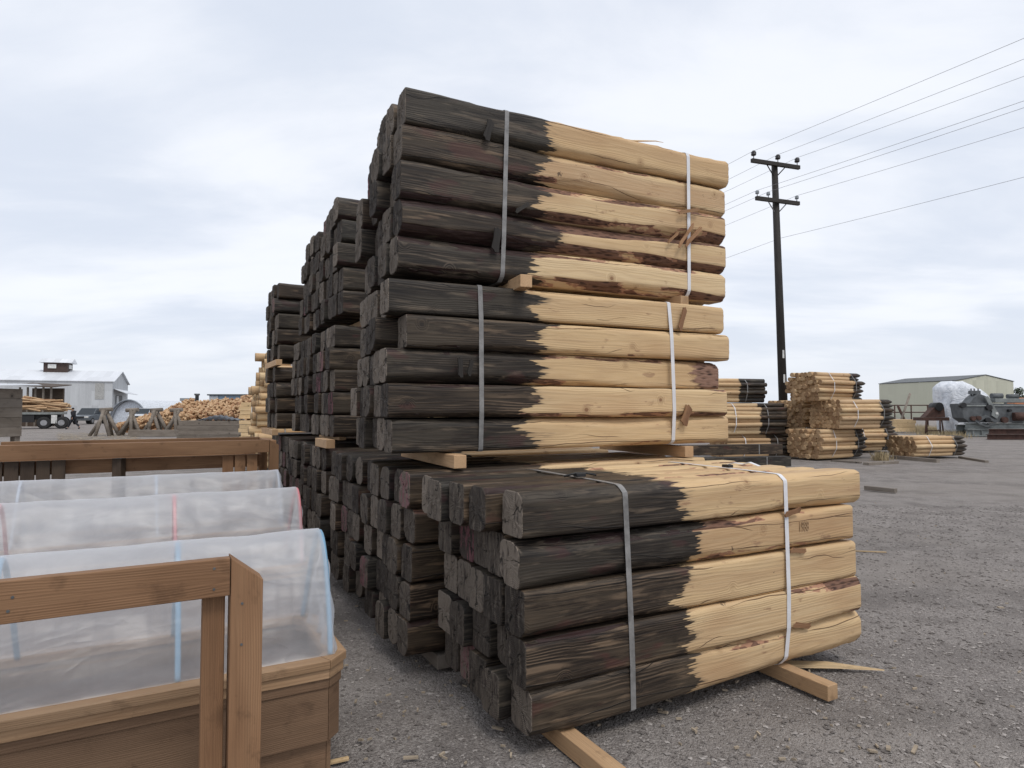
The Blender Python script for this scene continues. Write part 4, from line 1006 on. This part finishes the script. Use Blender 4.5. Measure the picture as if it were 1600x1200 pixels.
# hoop sheds
def hoop_shed(label, px, r_, Yd, L, yaw):
    g = Wp(px, 660, Yd); root = empty('hoop_shed', (g.x, Yd, 0), yaw, label, 'shed', 'round-topped hoop sheds'); K = 20
    arc = [(r_ * math.cos(math.pi * k / K), r_ * math.sin(math.pi * k / K)) for k in range(K + 1)]
    vs_ = [(a, 0, b) for a, b in arc] + [(a, L, b) for a, b in arc]
    MB().add(vs_, [(k, k + 1, K + 2 + k, K + 1 + k) for k in range(K)], 0, True).build('cover', simple('pale_fabric', (.55, .58, .62), .6), root)
    MB().add([(a * .97, .4, b * .97) for a, b in arc], [tuple(range(K + 1))]).build('end_panel', simple('grey_fabric', (.58, .62, .68), .6), root)
    MB().tube([(a, -.02, b) for a, b in arc], .10, 8).build('arch_rib', simple('grey_rib', (.20, .22, .25), .5), root)
    return root
hoop_shed('nearer grey hoop shed beside the white metal building', 200, 2.75, 78, 9, R(-14))
hoop_shed('farther pale hoop shed partly behind the nearer one', 222, 2.6, 84, 9, R(-14))
# low far structures
def farbox(name, label, px0, px1, py_top, Yd, D_, mt, cat='building', extra=None):
    a, b = Wp(px0, py_top, Yd), Wp(px1, py_top, Yd); root = empty(name, (a.x, Yd, 0), 0, label, cat)
    MB().box(0, b.x - a.x, 0, D_, 0, a.z).build('wall', mt, root)
    MB().box(-.3, b.x - a.x + .3, -.3, D_ + .3, a.z + .003, a.z + .25).build('roof', M_GREYSTEEL, root)
    return root, b.x - a.x, a.z
r_, wq, hq = farbox('metal_building', 'far blue-grey sheet-metal building above the log heap', 327, 398, 618, 120, 12, M_BLUEMETAL)
on(r_, 'end_panel', M_WHITEMETAL, .05, wq * .2, -.1, -.01, 0, hq - .1)
r_, wq, hq = farbox('low_building', 'long low far building left of the chimney', 253, 330, 630.5, 110, 8, M_DARKWOOD)
a = Wp(281, 622, 108); b = Wp(299, 622, 108); o = MB().box(a.x, b.x, 108, 110, 0, a.z).build('storage_bin', corrugated('bin_metal', (.30, .33, .35), .8), None)
tag(o, 'grey ribbed bin standing out behind the log heap', 'bin')
a = Wp(308, 615, 105); o = MB().tube([(a.x, 105, 0), (a.x, 105, a.z - .3), (a.x, 105, a.z - .28), (a.x, 105, a.z)], [.28, .28, .42, .42], 12).build('chimney', M_GREYSTEEL, None)
tag(o, 'thin dark chimney pipe rising behind the log heap', 'chimney')

# ------------------------------------------------------------ flatbed with slab wood, vehicles, person
p1 = Wp(101, 669, 54.5)
tk = empty('flatbed_truck', (p1.x, 54.5, 0), R(31), 'flatbed truck carrying slab wood, seen behind the plank hut', 'truck'); TLn = 9.5
MB().box(-TLn, 0, 0, 2.5, 1.20, 1.38).build('deck', M_LIGHTSTEEL, tk)
MB().box(-TLn, -.3, .5, 2.0, .75, 1.19).build('chassis', M_BLACK, tk)
MB().box(-3.0, -2.1, .1, .6, .55, 1.15).build('tool_box', M_BLACK, tk)
MB().box(-.95, -.55, .02, .06, .45, 1.15).build('mud_flap', M_WHITEP, tk)
for wx in (-.25, -1.45, -3.9, -5.2):
    wh = empty('wheel', (wx, .3, .50)); wh.parent = tk
    MB().tube([(0, -.28, 0), (0, -.22, 0), (0, .22, 0), (0, .28, 0)], [.42, .50, .50, .42], 20).build('tyre', M_TYRE, wh)
    MB().tube([(0, -.30, 0), (0, -.20, 0)], .24, 14).build('rim', M_CHROME, wh)
    wh.scale = (1, 1, 1)
    w2 = MB().tube([(0, -.28, 0), (0, .28, 0)], .50, 20).build('wheel', M_TYRE, tk, (wx, 2.2, .5))
rg = random.Random(9); mb = MB()
for _ in range(260):
    u = rg.random(); hh = 1.15 * (1 - max(0, (u - .78) / .22) ** 2 * .7); L = rg.uniform(1.2, 2.6); r_ = rg.uniform(.05, .11)
    c_ = Vector((-TLn + .2 + u * (TLn - .6), rg.uniform(.1, 2.4), 1.45 + hh * rg.random() ** .6)); a = rg.gauss(0, .22); e = rg.gauss(-.06, .10)
    d = Vector((math.cos(a), math.sin(a), e)).normalized() * L / 2
    mb.tube([c_ - d, c_ + d], r_, 5, 0 if rg.random() < .75 else 1, smooth=False)
o = mb.build('slab_wood', [M_SLAB, M_SPLINT], None, (p1.x, 54.5, 0), (0, 0, R(31)))
tag(o, 'tangled load of pale bark slabs piled on the flatbed truck', 'wood load', kind='stuff')

def car(label, px, py, Yd, yaw, paint, L=4.6, Wd=1.85, H=1.72, name='suv', cat='car', pickup=False):
    g = Wp(px, py, Yd); root = empty(name, (g.x, g.y, 0), yaw, label, cat)
    # side profile, x from front(0) to rear(L)
    low = [(0.05, .42), (0, .62), (.04, .88), (.5, .98), (1.25, 1.05), (L - .1, 1.08), (L, .75), (L - .05, .42)]
    if pickup: low = [(0.05, .42), (0, .62), (.04, .95), (.5, 1.05), (1.3, 1.10), (L - .02, 1.12), (L, .55), (L - .05, .45)]
    MB().prism([(x_, z_) for x_, z_ in low][::-1], -Wd / 2, Wd / 2).build('body', paint, root, bevel=.05)
    ce = (2.9 if pickup else L - .15); th = H
    prof = [(1.20, 1.04), (1.95, th), (ce - .45, th), (ce, 1.06)]
    vs_ = [(x_, -Wd / 2 * (.94 if z_ < 1.2 else .80), z_) for x_, z_ in prof] + [(x_, Wd / 2 * (.94 if z_ < 1.2 else .80), z_) for x_, z_ in prof]
    MB().add(vs_, [(0, 1, 2, 3), (7, 6, 5, 4), (0, 4, 5, 1), (2, 6, 7, 3)]).build('windows', M_GLASS, root)
    MB().box(1.93, ce - .42, -Wd / 2 * .80, Wd / 2 * .80, th - .02, th + .05).build('roof', paint, root, bevel=.02)
    for a_, b_ in ((1, 2),):
        for sy_ in (-1, 1):
            for (x0_, z0_), (x1_, z1_) in ((prof[0], prof[1]), (prof[2], prof[3]), ((2.55, 1.05), (2.6, th))):
                MB().tube([(x0_, sy_ * Wd / 2 * .945, z0_), (x1_, sy_ * Wd / 2 * .81, z1_)], .035, 6).build('pillar', paint, root)
    for sy_ in (-1, 1):
        MB().box(-.03, .06, sy_ * Wd * .36 - .2, sy_ * Wd * .36 + .2, .70, .88).build('headlight', M_WHITEP, root, bevel=.02)
        for x_ in (.85, L - .95):
            wh = empty('wheel', (x_, sy_ * (Wd / 2 - .10), .36)); wh.parent = root
            MB().tube([(0, -.12, 0), (0, .12, 0)], .36, 18).build('tyre', M_TYRE, wh)
            MB().tube([(0, sy_ * .10, 0), (0, sy_ * .135, 0)], .21, 14).build('rim', M_CHROME, wh)
    MB().box(-.04, .05, -.42, .42, .66, .86).build('grille', M_BLACK, root)
    MB().box(-.08, .06, -Wd / 2, Wd / 2, .40, .56).build('bumper', M_GREYSTEEL, root, bevel=.02)
    return root
car('dark grey sport utility vehicle parked behind the walking person', 124, 663, 70, R(98), M_SUV)
car('white pickup truck parked in front of the hoop sheds', 212, 656, 74, R(97), M_CARWHITE, L=5.2, name='pickup_truck', cat='pickup truck', pickup=True)

def skin(name, verts, edges, rad, mt, parent=None, loc=(0, 0, 0), rz=0.):
    me = bpy.data.meshes.new(name); me.from_pydata(verts, edges, []); o = link(name, me, parent, loc, (0, 0, rz), mt)
    o.modifiers.new('skin', 'SKIN'); sv = me.skin_vertices if me.skin_vertices else None
    if not me.skin_vertices:
        bm = bmesh.new(); bm.from_mesh(me); bm.verts.layers.skin.verify(); bm.to_mesh(me); bm.free()
    for i, r_ in enumerate(rad):
        q = me.skin_vertices[0].data[i]; q.radius = (r_, r_) if not isinstance(r_, tuple) else r_; q.use_root = (i == 0)
    sb = o.modifiers.new('sub', 'SUBSURF'); sb.levels = 1; sb.render_levels = 2
    return o
g = Wp(115, 670, 53)
pe = empty('person', (g.x, g.y, 0), 0, 'person in dark hooded jacket and trousers striding past the flatbed', 'person')
# walking toward -x (left); leaning slightly
J = dict(pel=(0, 0, .95), sp=(-.03, 0, 1.2), ch=(-.06, 0, 1.42), nk=(-.08, 0, 1.54), hd=(-.11, 0, 1.66), ht=(-.11, 0, 1.76),
         hl=(0, -.10, .92), kl=(-.20, -.11, .52), al=(-.42, -.11, .09), tl=(-.58, -.12, .05), hr=(0, .10, .92), kr=(.10, .11, .50), ar=(.42, .11, .16), tr=(.32, .12, .04),
         sl=(-.05, -.19, 1.43), el=(.10, -.24, 1.16), wl=(.02, -.24, .93), sr=(-.05, .19, 1.43), er=(-.16, .25, 1.18), wr=(-.34, .22, 1.06))
def chain(names, rads, extra=()):
    idx = {n_: i for i, (n_) in enumerate(names)}; return [J[n_] for n_ in names]
names = ['pel', 'sp', 'ch', 'nk', 'hd', 'ht', 'hl', 'kl', 'al', 'tl', 'hr', 'kr', 'ar', 'tr', 'sl', 'el', 'wl', 'sr', 'er', 'wr']
rad = [.14, .13, .14, .055, .085, .07, .09, .06, .04, .035, .09, .06, .04, .035, .06, .045, .03, .06, .045, .03]
ed = [(0, 1), (1, 2), (2, 3), (3, 4), (4, 5), (0, 6), (6, 7), (7, 8), (8, 9), (0, 10), (10, 11), (11, 12), (12, 13), (2, 14), (14, 15), (15, 16), (2, 17), (17, 18), (18, 19)]
vv = [J[n_] for n_ in names]; nose = len(vv); vv.append((-.205, 0, 1.66)); ed.append((4, nose)); rad.append(.016)
for (w_, base) in ((16, vv[16]), (19, vv[19])):
    sgn = 1 if w_ == 16 else -1
    for k in range(5):
        b = len(vv); dx = (k - 1.5) * .018 if k < 4 else -.045
        ln = (.075, .09, .085, .065, .05)[k]
        vv.append((base[0] + dx, base[1], base[2] - .075 + (.03 if k == 4 else 0))); vv.append((base[0] + dx * 1.15 - .01, base[1] + .012 * sgn, base[2] - .075 - ln * .8))
        ed += [(w_, b), (b, b + 1)]; rad += [.010, .008]
skin('body', vv, ed, rad, M_SKIN, pe)
skin('jacket', [J['pel'], J['sp'], J['ch'], (-.08, 0, 1.53), J['sl'], J['el'], (.025, -.24, .95), J['sr'], J['er'], (-.32, .22, 1.07)], [(0, 1), (1, 2), (2, 3), (2, 4), (4, 5), (5, 6), (2, 7), (7, 8), (8, 9)], [.18, .17, .18, .10, .09, .07, .055, .09, .07, .055], M_CLOTHD, pe)
skin('trousers', [(0, 0, .93), J['hl'], J['kl'], (-.40, -.11, .14), J['hr'], J['kr'], (.40, .11, .20)], [(0, 1), (1, 2), (2, 3), (0, 4), (4, 5), (5, 6)], [.15, .11, .085, .065, .11, .085, .065], M_TROUSER, pe)
skin('hood', [(-.09, 0, 1.60), (-.085, 0, 1.69), (-.09, 0, 1.77)], [(0, 1), (1, 2)], [.10, .115, .07], M_CLOTHD, pe)
for a_, b_ in ((J['al'], J['tl']), (J['ar'], J['tr'])):
    skin('shoe', [(a_[0] + .02, a_[1], a_[2] - .02), (b_[0] - .03, b_[1], max(.045, b_[2]))], [(0, 1)], [.075, .065], M_BLACK, pe)

# ------------------------------------------------------------ right background
cr_ = Wp(1496, 640, 110); u2 = Vector((-.3, .95, 0)).normalized()
v2 = Vector((.95, .3, 0)).normalized()
root, s_ = gable_building('metal_building', 'large tan sheet-metal building behind the machinery', cr_, u2, v2, 15.7, 13.4, 6.5, 7.55, M_TANMETAL, M_GREYSTEEL, .1, .1)
on(root, 'window', M_GLASS, 2.0, 2.9, -.12 * s_ if s_ > 0 else 0, 0 if s_ > 0 else .12, 2.4, 3.4)
on(root, 'window', M_GLASS, 3.2, 4.1, -.12 * s_ if s_ > 0 else 0, 0 if s_ > 0 else .12, 2.4, 3.4)
yy = 11.0 * s_
on(root, 'window', M_GLASS, -.12, 0, min(yy, yy + .9 * s_), max(yy, yy + .9 * s_), 2.4, 3.5)
# pipe rail
a, b = Wp(1372, 632, 60), Wp(1475, 632, 60)
rl_ = empty('pipe_fence', (a.x, 60, 0), 0, 'rusty pipe rail fence behind the post pile', 'fence')
for z_ in (1.35, 2.0): MB().tube([(0, 0, z_), (b.x - a.x, 0, z_)], .05, 8).build('rail', M_RUST, rl_)
for k in range(5): x_ = (b.x - a.x) * k / 4; MB().tube([(x_, 0, 0), (x_, 0, 2.05)], .06, 8).build('post', M_RUST, rl_)
a = Wp(1412, 640, 52); o = empty('log_trestle', (a.x, 52, 0), 0, 'crossed grey poles leaning by the pipe fence', 'crossed poles')
MB().tube([(-.5, 0, 0), (.55, 0, 2.9)], .09, 8).build('pole', M_GREYWOOD, o); MB().tube([(.5, .2, 0), (-.4, .1, 1.9)], .1, 8).build('pole', M_RUST, o)
# skip: small lumber between
lumber_stack('low stack of pale lumber in front of the pipe fence', 1398, 1432, 44, .1, 3, 4, .28, .3, M_PALEWOOD, 8)
# machinery
p = Wp(1512, 676, 38)
mc = empty('old_machine', (p.x, 38, 0), R(-4), 'large grey rusty sawmill machine standing on steel skids', 'machine')
def part(name, mt, fn, bev=.02): mb = MB(); fn(mb); return mb.build(name, mt, mc, bevel=bev)
part('skid', M_LIGHTSTEEL, lambda m: (m.box(0, 3.4, 0, .25, .02, .10), m.box(0, 3.4, .1, .15, .1, .38), m.box(0, 3.4, 0, .25, .38, .46), [m.box(.3 + k * .5, .36 + k * .5, .02, .1, .1, .38) for k in range(7)]))
part('skid', M_LIGHTSTEEL, lambda m: (m.box(-.05, 3.5, .9, 1.15, .30, .38), m.box(-.05, 3.5, 1.0, 1.05, .1, .7), m.box(-.05, 3.5, .9, 1.15, .62, .70), m.box(-.05, 3.5, 0, .25, .47, .53), m.box(-.05, 3.5, .1, .15, .53, .76), m.box(-.05, 3.5, 0, .25, .76, .82)))
part('housing', M_GREYSTEEL, lambda m: m.prism([(-.35, 1.95), (-.2, 1.1), (.15, .84), (3.3, .84), (3.3, 1.9), (.9, 2.0)][::1], .0, 1.1))
part('upper_housing', M_GREYSTEEL, lambda m: m.prism([(.2, 1.98), (.45, 2.3), (.75, 2.55), (1.15, 2.4), (1.5, 2.0)][::-1], .1, .9))
part('deck_plate', M_LIGHTSTEEL, lambda m: (m.box(-.3, 3.35, -.05, 1.2, 1.78, 1.86), m.box(1.6, 3.3, 0, 1.0, 2.01, 2.25)))
part('side_plate', M_LIGHTSTEEL, lambda m: m.prism([(.95, 2.35), (1.15, 2.4), (1.75, 1.3), (1.6, 1.05), (1.3, 1.25), (1.35, 1.5)][::-1], -.10, -.02))
part('linkage', M_GREYSTEEL, lambda m: (m.prism([(.3, .95), (.95, 1.3), (1.6, .9), (1.5, .8), (.95, 1.1), (.45, .8)][::-1], -.16, -.08), m.prism([(.5, .75), (1.0, .55), (1.5, .75), (1.4, .84), (1.0, .66), (.6, .84)][::-1], -.14, -.06)))
for x_, z_, r_, mt in ((1.15, 1.72, .16, M_BLACK), (1.05, 1.0, .14, M_BLACK), (.25, 1.08, .13, M_RUST), (.55, 1.1, .13, M_RUST), (-.3, 1.85, .16, M_BLACK), (2.0, 1.0, .17, M_RUST), (2.3, 1.55, .08, M_BLACK)):
    MB().tube([(x_, -.22, z_), (x_, .05, z_)], r_, 16).build('pulley', mt, mc)
MB().tube([(2.5, -.1, 1.2), (3.15, -.1, 1.2)], .24, 16).build('motor', M_RUST, mc)
MB().tube([(1.7, .5, 2.4), (2.3, .5, 2.4)], .17, 14).build('roller', M_GREYSTEEL, mc)
MB().tube([(2.6, .5, 2.38), (3.2, .5, 2.38)], .14, 14).build('roller', M_GREYSTEEL, mc)
for x_ in (.5, .68, .9): MB().tube([(x_, .4, 2.4), (x_, .4, 2.85)], .035, 8).build('bolt', M_BLACK, mc)
MB().box(.42, .98, .3, .55, 2.52, 2.72).build('top_bracket', M_GREYSTEEL, mc)
MB().box(1.52, 1.66, -.13, -.10, 1.32, 1.45).build('plate', M_WHITEP, mc)
# beams in front
for i, (pxl, zz_, yy_, lb_) in enumerate(((1545, .02, 34.2, 'lower dark rusty steel beam in front of the machine'), (1548, .30, 34.35, 'upper dark rusty steel beam in front of the machine'))):
    p = Wp(pxl, 680, yy_); bm_ = empty('steel_beam', (p.x, yy_, zz_), R(-2), lb_, 'steel beam', 'rusty steel beams')
    MB().box(0, 4.5, 0, .22, 0, .03).box(0, 4.5, .09, .13, .03, .24).box(0, 4.5, 0, .22, .24, .27).build('flange', M_RUST, bm_)
# tarp-wrapped thing
p = Wp(1502, 665, 42); n = 34; k2 = 16; vs_ = []; fs_ = []
for i in range(n):
    a = 2 * math.pi * i / n
    for j in range(k2 + 1):
        v_ = j / k2; zz_ = 3.05 * v_; sx_ = 1.12 + .22 * v_ - .35 * max(0, .4 - v_); sy_ = .8
        if v_ > .9: sx_ *= 1 - (v_ - .9) * 3; sy_ *= 1 - (v_ - .9) * 3
        ca, sa = math.cos(a), math.sin(a); e_ = .5
        x_ = sx_ * math.copysign(abs(ca) ** e_, ca); y_ = sy_ * math.copysign(abs(sa) ** e_, sa)
        fo = .05 * math.sin(a * 9 + v_ * 3) + .05 * math.sin(a * 5 - v_ * 8) + .03 * math.sin(a * 17 + v_ * 11)
        zz_ -= max(0, (x_ + .3)) * .42 * v_
        vs_.append((x_ * (1 + fo * (1.2 - v_)), y_ * (1 + fo), zz_ + .03 * math.sin(a * 7)))
for i in range(n):
    for j in range(k2):
        fs_.append((i * (k2 + 1) + j, ((i + 1) % n) * (k2 + 1) + j, ((i + 1) % n) * (k2 + 1) + j + 1, i * (k2 + 1) + j + 1))
fs_.append(tuple(i * (k2 + 1) + k2 for i in range(n)))
o = MB().add(vs_, fs_, 0, True).build('covered_machine', M_TARP, None, (p.x, 42, 0)); o.scale = (1.12, 1.1, 1.12); tag(o, 'tall machine wrapped in crumpled white plastic tarp', 'tarp')
# rusty stand
p = Wp(1445, 668, 40); st = empty('rusty_stand', (p.x, 40, 0), 0, 'dark rusty steel stand on four legs left of the white tarp', 'machine')
for x_, y_, l_ in ((.1, 0, -.08), (.55, .7, .05), (.95, 0, 0), (1.45, .6, .12)): MB().tube([(x_ + l_, y_, 0), (x_, y_, .95)], .045, 8).build('leg', M_RUST, st)
MB().box(-.25, 1.5, -.05, .75, .92, 1.12).build('table', M_RUST, st)
MB().prism([(.1, 1.13), (1.35, 1.13), (1.3, 1.75), (.95, 1.95), (.65, 1.7)], .1, .6).build('frame', M_RUST, st)
MB().tube([(.95, .0, 1.78), (.95, .7, 1.78)], .26, 16).build('drum', M_BLACK, st)
MB().tube([(.1, .04, .3), (1.0, .04, .3)], .03, 8).build('brace', M_RUST, st)
# orange machine far right
p = Wp(1586, 640, 60); om = empty('orange_implement', (p.x, 60, 0), 0, 'faded orange farm implement at the right edge behind the machine', 'machine')
MB().box(0, 2.5, 0, 1, 1.6, 2.7).build('hopper', M_ORANGE, om, bevel=.05); MB().box(-.2, 2.5, .2, .4, .7, 1.1).build('bar', M_RUST, om)
for x_ in (.2, 1.4): MB().tube([(x_, -.1, .5), (x_, .1, .5)], .5, 16).build('wheel', M_TYRE, om)
MB().prism([(0, 1.0), (1.0, 1.0), (.9, 1.5), (.1, 1.5)], .0, .6).build('frame', M_RUST, om)

# far trees on the right and grass
m_, t = mat('leaf_green'); oi = t.noise(t.n('ShaderNodeTexCoord').outputs['Object'], 1.2, 3)
finish(t, t.mix(t.ss(oi, .35, .65), (.035, .05, .03), (.075, .095, .055)), .8); M_LEAF = m_
def tree(label, px, Yd, h, wd, seed):
    g = Wp(px, 650, Yd); rg = random.Random(seed); root = empty('tree', (g.x, Yd, 0), 0, label, 'tree', 'far trees on the horizon')
    tb = MB().tube([(0, 0, 0), (.1, 0, h * .45), (0, .1, h * .9)], [.25, .16, .04], 8)
    for k in range(7):
        a = rg.random() * 6.28; z_ = h * rg.uniform(.3, .7); tb.tube([(0, 0, z_), (math.cos(a) * wd * .35, math.sin(a) * wd * .35, z_ + h * .18)], [.07, .02], 6)
    tb.build('trunk', M_GREYWOOD, root); mb = MB()
    cl = [(rg.gauss(0, wd * .22), rg.gauss(0, wd * .22), h * rg.uniform(.35, .95)) for _ in range(22)]
    for (cx, cy_, cz) in cl:
        for _ in range(45):
            c_ = Vector((cx + rg.gauss(0, wd * .10), cy_ + rg.gauss(0, wd * .10), cz + rg.gauss(0, h * .05))); d = Vector((rg.gauss(0, 1), rg.gauss(0, 1), rg.gauss(0, 1))).normalized() * .22; e = d.orthogonal().normalized() * .14
            mb.add([c_ - d, c_ + e, c_ + d, c_ - e], [(0, 1, 2, 3)])
    mb.build('crown', M_LEAF, root)
tree('small dark tree right of the tan building', 1592, 130, 5.8, 3, 1)
tree('low tree at the right edge of the picture', 1612, 135, 4.6, 4, 2)
rg = random.Random(5)
def grass(label, spots, n, seed, hh, spread):
    rg = random.Random(seed); mb = MB()
    for _ in range(n):
        px, py = rg.choice(spots); g = Gp(px + rg.gauss(0, spread[0]), min(720, py + rg.gauss(0, spread[1])))
        h = hh * rg.uniform(.3, 1); a = rg.random() * 6.28; l_ = Vector((math.cos(a), math.sin(a), 0)) * h * rg.uniform(.1, .7); wv = Vector((-math.sin(a), math.cos(a), 0)) * .012
        mb.add([g - wv, g + wv, g + l_ * .5 + Vector((0, 0, h * .6)) + wv * .7, g + l_ + Vector((0, 0, h))], [(0, 1, 2, 3)])
    o = mb.build('dry_grass', simple('straw', (.34, .27, .16), .9), None); return tag(o, label, 'grass', kind='stuff')
grass('dry straw-coloured weeds around the rusty stand and tarp', [(1455, 676), (1475, 674), (1500, 676), (1520, 674), (1490, 680), (1430, 672)], 5200, 3, .42, (16, 2.5))
grass('dry weeds sprouting beside the lowest right-hand post bundle', [(1378, 716), (1384, 719), (1372, 720)], 260, 4, .32, (5, 1.2))
# straw and sawdust patch near trestles
mb = MB(); rg = random.Random(12)
for _ in range(900):
    g = Gp(rg.uniform(90, 215), rg.uniform(677, 688)); a = rg.random() * 3.14; d = Vector((math.cos(a), math.sin(a), 0)) * rg.uniform(.05, .25); e = Vector((-d.y, d.x, 0)).normalized() * .03
    z_ = Vector((0, 0, rg.uniform(.0, .05))); mb.add([g - d - e + z_, g + d - e + z_, g + d + e + z_, g - d + e + z_], [(0, 1, 2, 3)])
tag(mb.build('bark_litter', simple('straw_litter', (.36, .29, .20), .9), None), 'pale bark litter spread on the ground before the trestles', 'bark litter', kind='stuff')

# pieces of wood lying on the gravel
def ground_piece(label, a, b, wd, ht, mt, name='board_offcut', zoff=0.):
    p, q = Gp(*a), Gp(*b); p.z = q.z = ht / 2 - .012 + zoff
    o = board(name, None, p, q, wd, ht, mt); return tag(o, label, 'board', 'loose pieces of wood lying on the gravel')
ground_piece('grey square offcut on the gravel right of the nearest bundle', (1352, 764), (1400, 769), .10, .08, M_GREYWOOD)
ground_piece('grey board end in front of the lowest right-hand post bundle', (1353, 727), (1400, 724), .18, .09, M_GREYWOOD)
ground_piece('round grey pole lying before the small low post bundle', (1398, 717), (1466, 723), .13, .12, M_GREYWOOD)
ground_piece('broken brown stake right of the small low post bundle', (1500, 716), (1542, 723), .10, .08, M_GREYWOOD)
ground_piece('grey board under the pale ends of the post pile', (1300, 721), (1345, 724), .15, .06, M_GREYWOOD)
ground_piece('thin pale sliver on the gravel right of the white strap', (1335, 860), (1385, 862), .018, .012, M_PALEWOOD)
def sliver(label, a, b, wd):
    p, q = Gp(*a), Gp(*b); d = q - p; L = d.length
    mb = MB().add([(0, -wd / 2, 0), (L * .5, -wd * .45, .01), (L, 0, .0), (L * .45, wd * .5, .0), (0, wd / 2, 0), (0, -wd / 2, .02), (L * .5, -wd * .4, .028), (L, .003, .006), (L * .45, wd * .45, .028), (0, wd / 2, .02)],
                  [(4, 3, 2, 1, 0), (5, 6, 7, 8, 9), (0, 1, 6, 5), (1, 2, 7, 6), (2, 3, 8, 7), (3, 4, 9, 8), (4, 0, 5, 9)])
    o = mb.build('wood_sliver', M_PALEWOOD, None, (p.x, p.y, 0.0), (0, 0, math.atan2(d.y, d.x))); return tag(o, label, 'wood sliver', 'loose pieces of wood lying on the gravel')
sliver('long pale pointed sliver beside the wooden block under the nearest bundle', (1225, 1040), (1382, 1048), .07)
ground_piece('short pale stick on the gravel in the lower left, near the planter', (505, 1192), (545, 1183), .02, .015, M_PALEWOOD)
# small wood chips
mb = MB(); rg = random.Random(77)
for _ in range(230):
    if rg.random() < .35: px, py = rg.uniform(540, 800), rg.uniform(930, 1198)
    else: px, py = rg.uniform(900, 1600), 730 + 470 * rg.random() ** .8
    g = Gp(px, py); a = rg.random() * 6.28; L = rg.uniform(.005, .016) * (1 if rg.random() < .93 else 2.2); wd = L * rg.uniform(.12, .4)
    M = Matrix.Translation(g + Vector((0, 0, .0))) @ Matrix.Rotation(a, 4, 'Z') @ Matrix.Rotation(rg.uniform(-.3, .3), 4, 'Y')
    mb.box(-L, L, -wd, wd, -.004, .005, 0, M)
tag(mb.build('wood_chips', simple('chip_wood', (.33, .27, .20), .9), None), 'small pale wood chips strewn over the gravel', 'wood chips', kind='stuff')

# ------------------------------------------------------------ utility pole and lines
Yp = 24.0; b0 = Wp(1224, 636, Yp); t0 = Wp(1210, 256, Yp); base = b0 + (b0 - t0) / (t0.z - b0.z) * b0.z
up = empty('utility_pole', (base.x, base.y, 0), 0, 'tall dark wooden utility pole with two crossarms', 'utility pole')
rel = t0 - Vector((base.x, base.y, 0))
pz = lambda z_: Vector((rel.x * z_ / rel.z, 0, z_))
o = MB().tube([(0, 0, 0), (rel.z * .5, rel.x * -.5 * 0, 0), (rel.z, 0, 0)], [.165, .14, .11], 16).build('pole', M_POLE, up)
o.rotation_euler = (0, -(math.pi / 2 - math.atan2(rel.x, rel.z)), 0)
AY = R(19); ad = Vector((math.cos(AY), math.sin(AY), 0))
za1 = Wp(1212, 259, Yp).z; za2 = Wp(1213, 316, Yp).z
ins = []
for za, h0, h1, dark, hts in ((za1, -1.12, 1.08, True, (-1.02, .08, .98)), (za2, -.98, 1.0, False, (-.92, -.42, .90))):
    c_ = pz(za) + Vector((0, -.16, 0))
    arm = board('crossarm', up, c_ + ad * h0, c_ + ad * h1, .11, .14, M_POLE)
    for s_ in (-1, 1): MB().tube([c_ + ad * (.48 * s_), pz(za - .48)], .022, 6).build('brace', M_WIRE if not dark else M_POLE, up)
    for s_ in hts:
        q = c_ + ad * s_ + Vector((0, 0, .07)); mt = M_INSD if dark else M_INSL; k = 1. if dark else .75
        MB().tube([q, q + Vector((0, 0, .12 * k)), q + Vector((0, 0, .13 * k)), q + Vector((0, 0, .18 * k)), q + Vector((0, 0, .19 * k)), q + Vector((0, 0, .23 * k)), q + Vector((0, 0, .30 * k))], [.015, .015, .085 * k, .10 * k, .06 * k, .10 * k, .05 * k], 12).build('insulator', mt, up)
        ins.append((q + Vector((base.x, base.y, .30 * k)), dark))
for z_, mt in ((2.6, M_WHITEP), (3.5, M_WHITEP)): MB().box(-.03, .03, -.175, -.155, z_, z_ + .3).build('tag', mt, up, (rel.x * z_ / rel.z, 0, 0))
labs = ['overhead wire from the leftmost dark insulator of the top crossarm', 'overhead wire from the middle dark insulator of the top crossarm', 'overhead wire from the right dark insulator of the top crossarm',
        'overhead wire from the leftmost pale insulator of the lower crossarm', 'overhead wire from the second pale insulator of the lower crossarm', 'overhead wire from the right pale insulator of the lower crossarm', 'lowest overhead wire, attached straight to the pole']
low = pz(Wp(1215, 372, Yp).z) + Vector((base.x + .14, base.y, 0)); ins.append((low, False))
edgey = (50, 84, 112, 152, 163, 195, 275)
for (q, dk_), lab, ey in zip(ins, labs, edgey):
    # each wire runs level with a little sag toward the next pole nearer the camera on the right
    zt_ = q.z - .35; k = F * (zt_ - CH) / (HY - ey + 3); e = Wp(1600, ey, k); d = (e - q); d.z = 0
    n = 40; pts = []
    for i in range(-22, 23):
        s_ = i / 22 * 3.1 if i > 0 else i / 22 * 5.0
        f = min(1, abs(s_) / 1.0); sag = .35 * (f * (2.1 - f) / 1.1)
        sg = -(.35 * abs(s_) - .05 * s_ * s_)
        pts.append(q + d * s_ + Vector((0, 0, sg * 1.17)))
    o = MB().tube(pts, .0055, 6).build('power_line', M_WIRE, None); tag(o, lab, 'overhead wire', 'overhead wires on the utility pole')
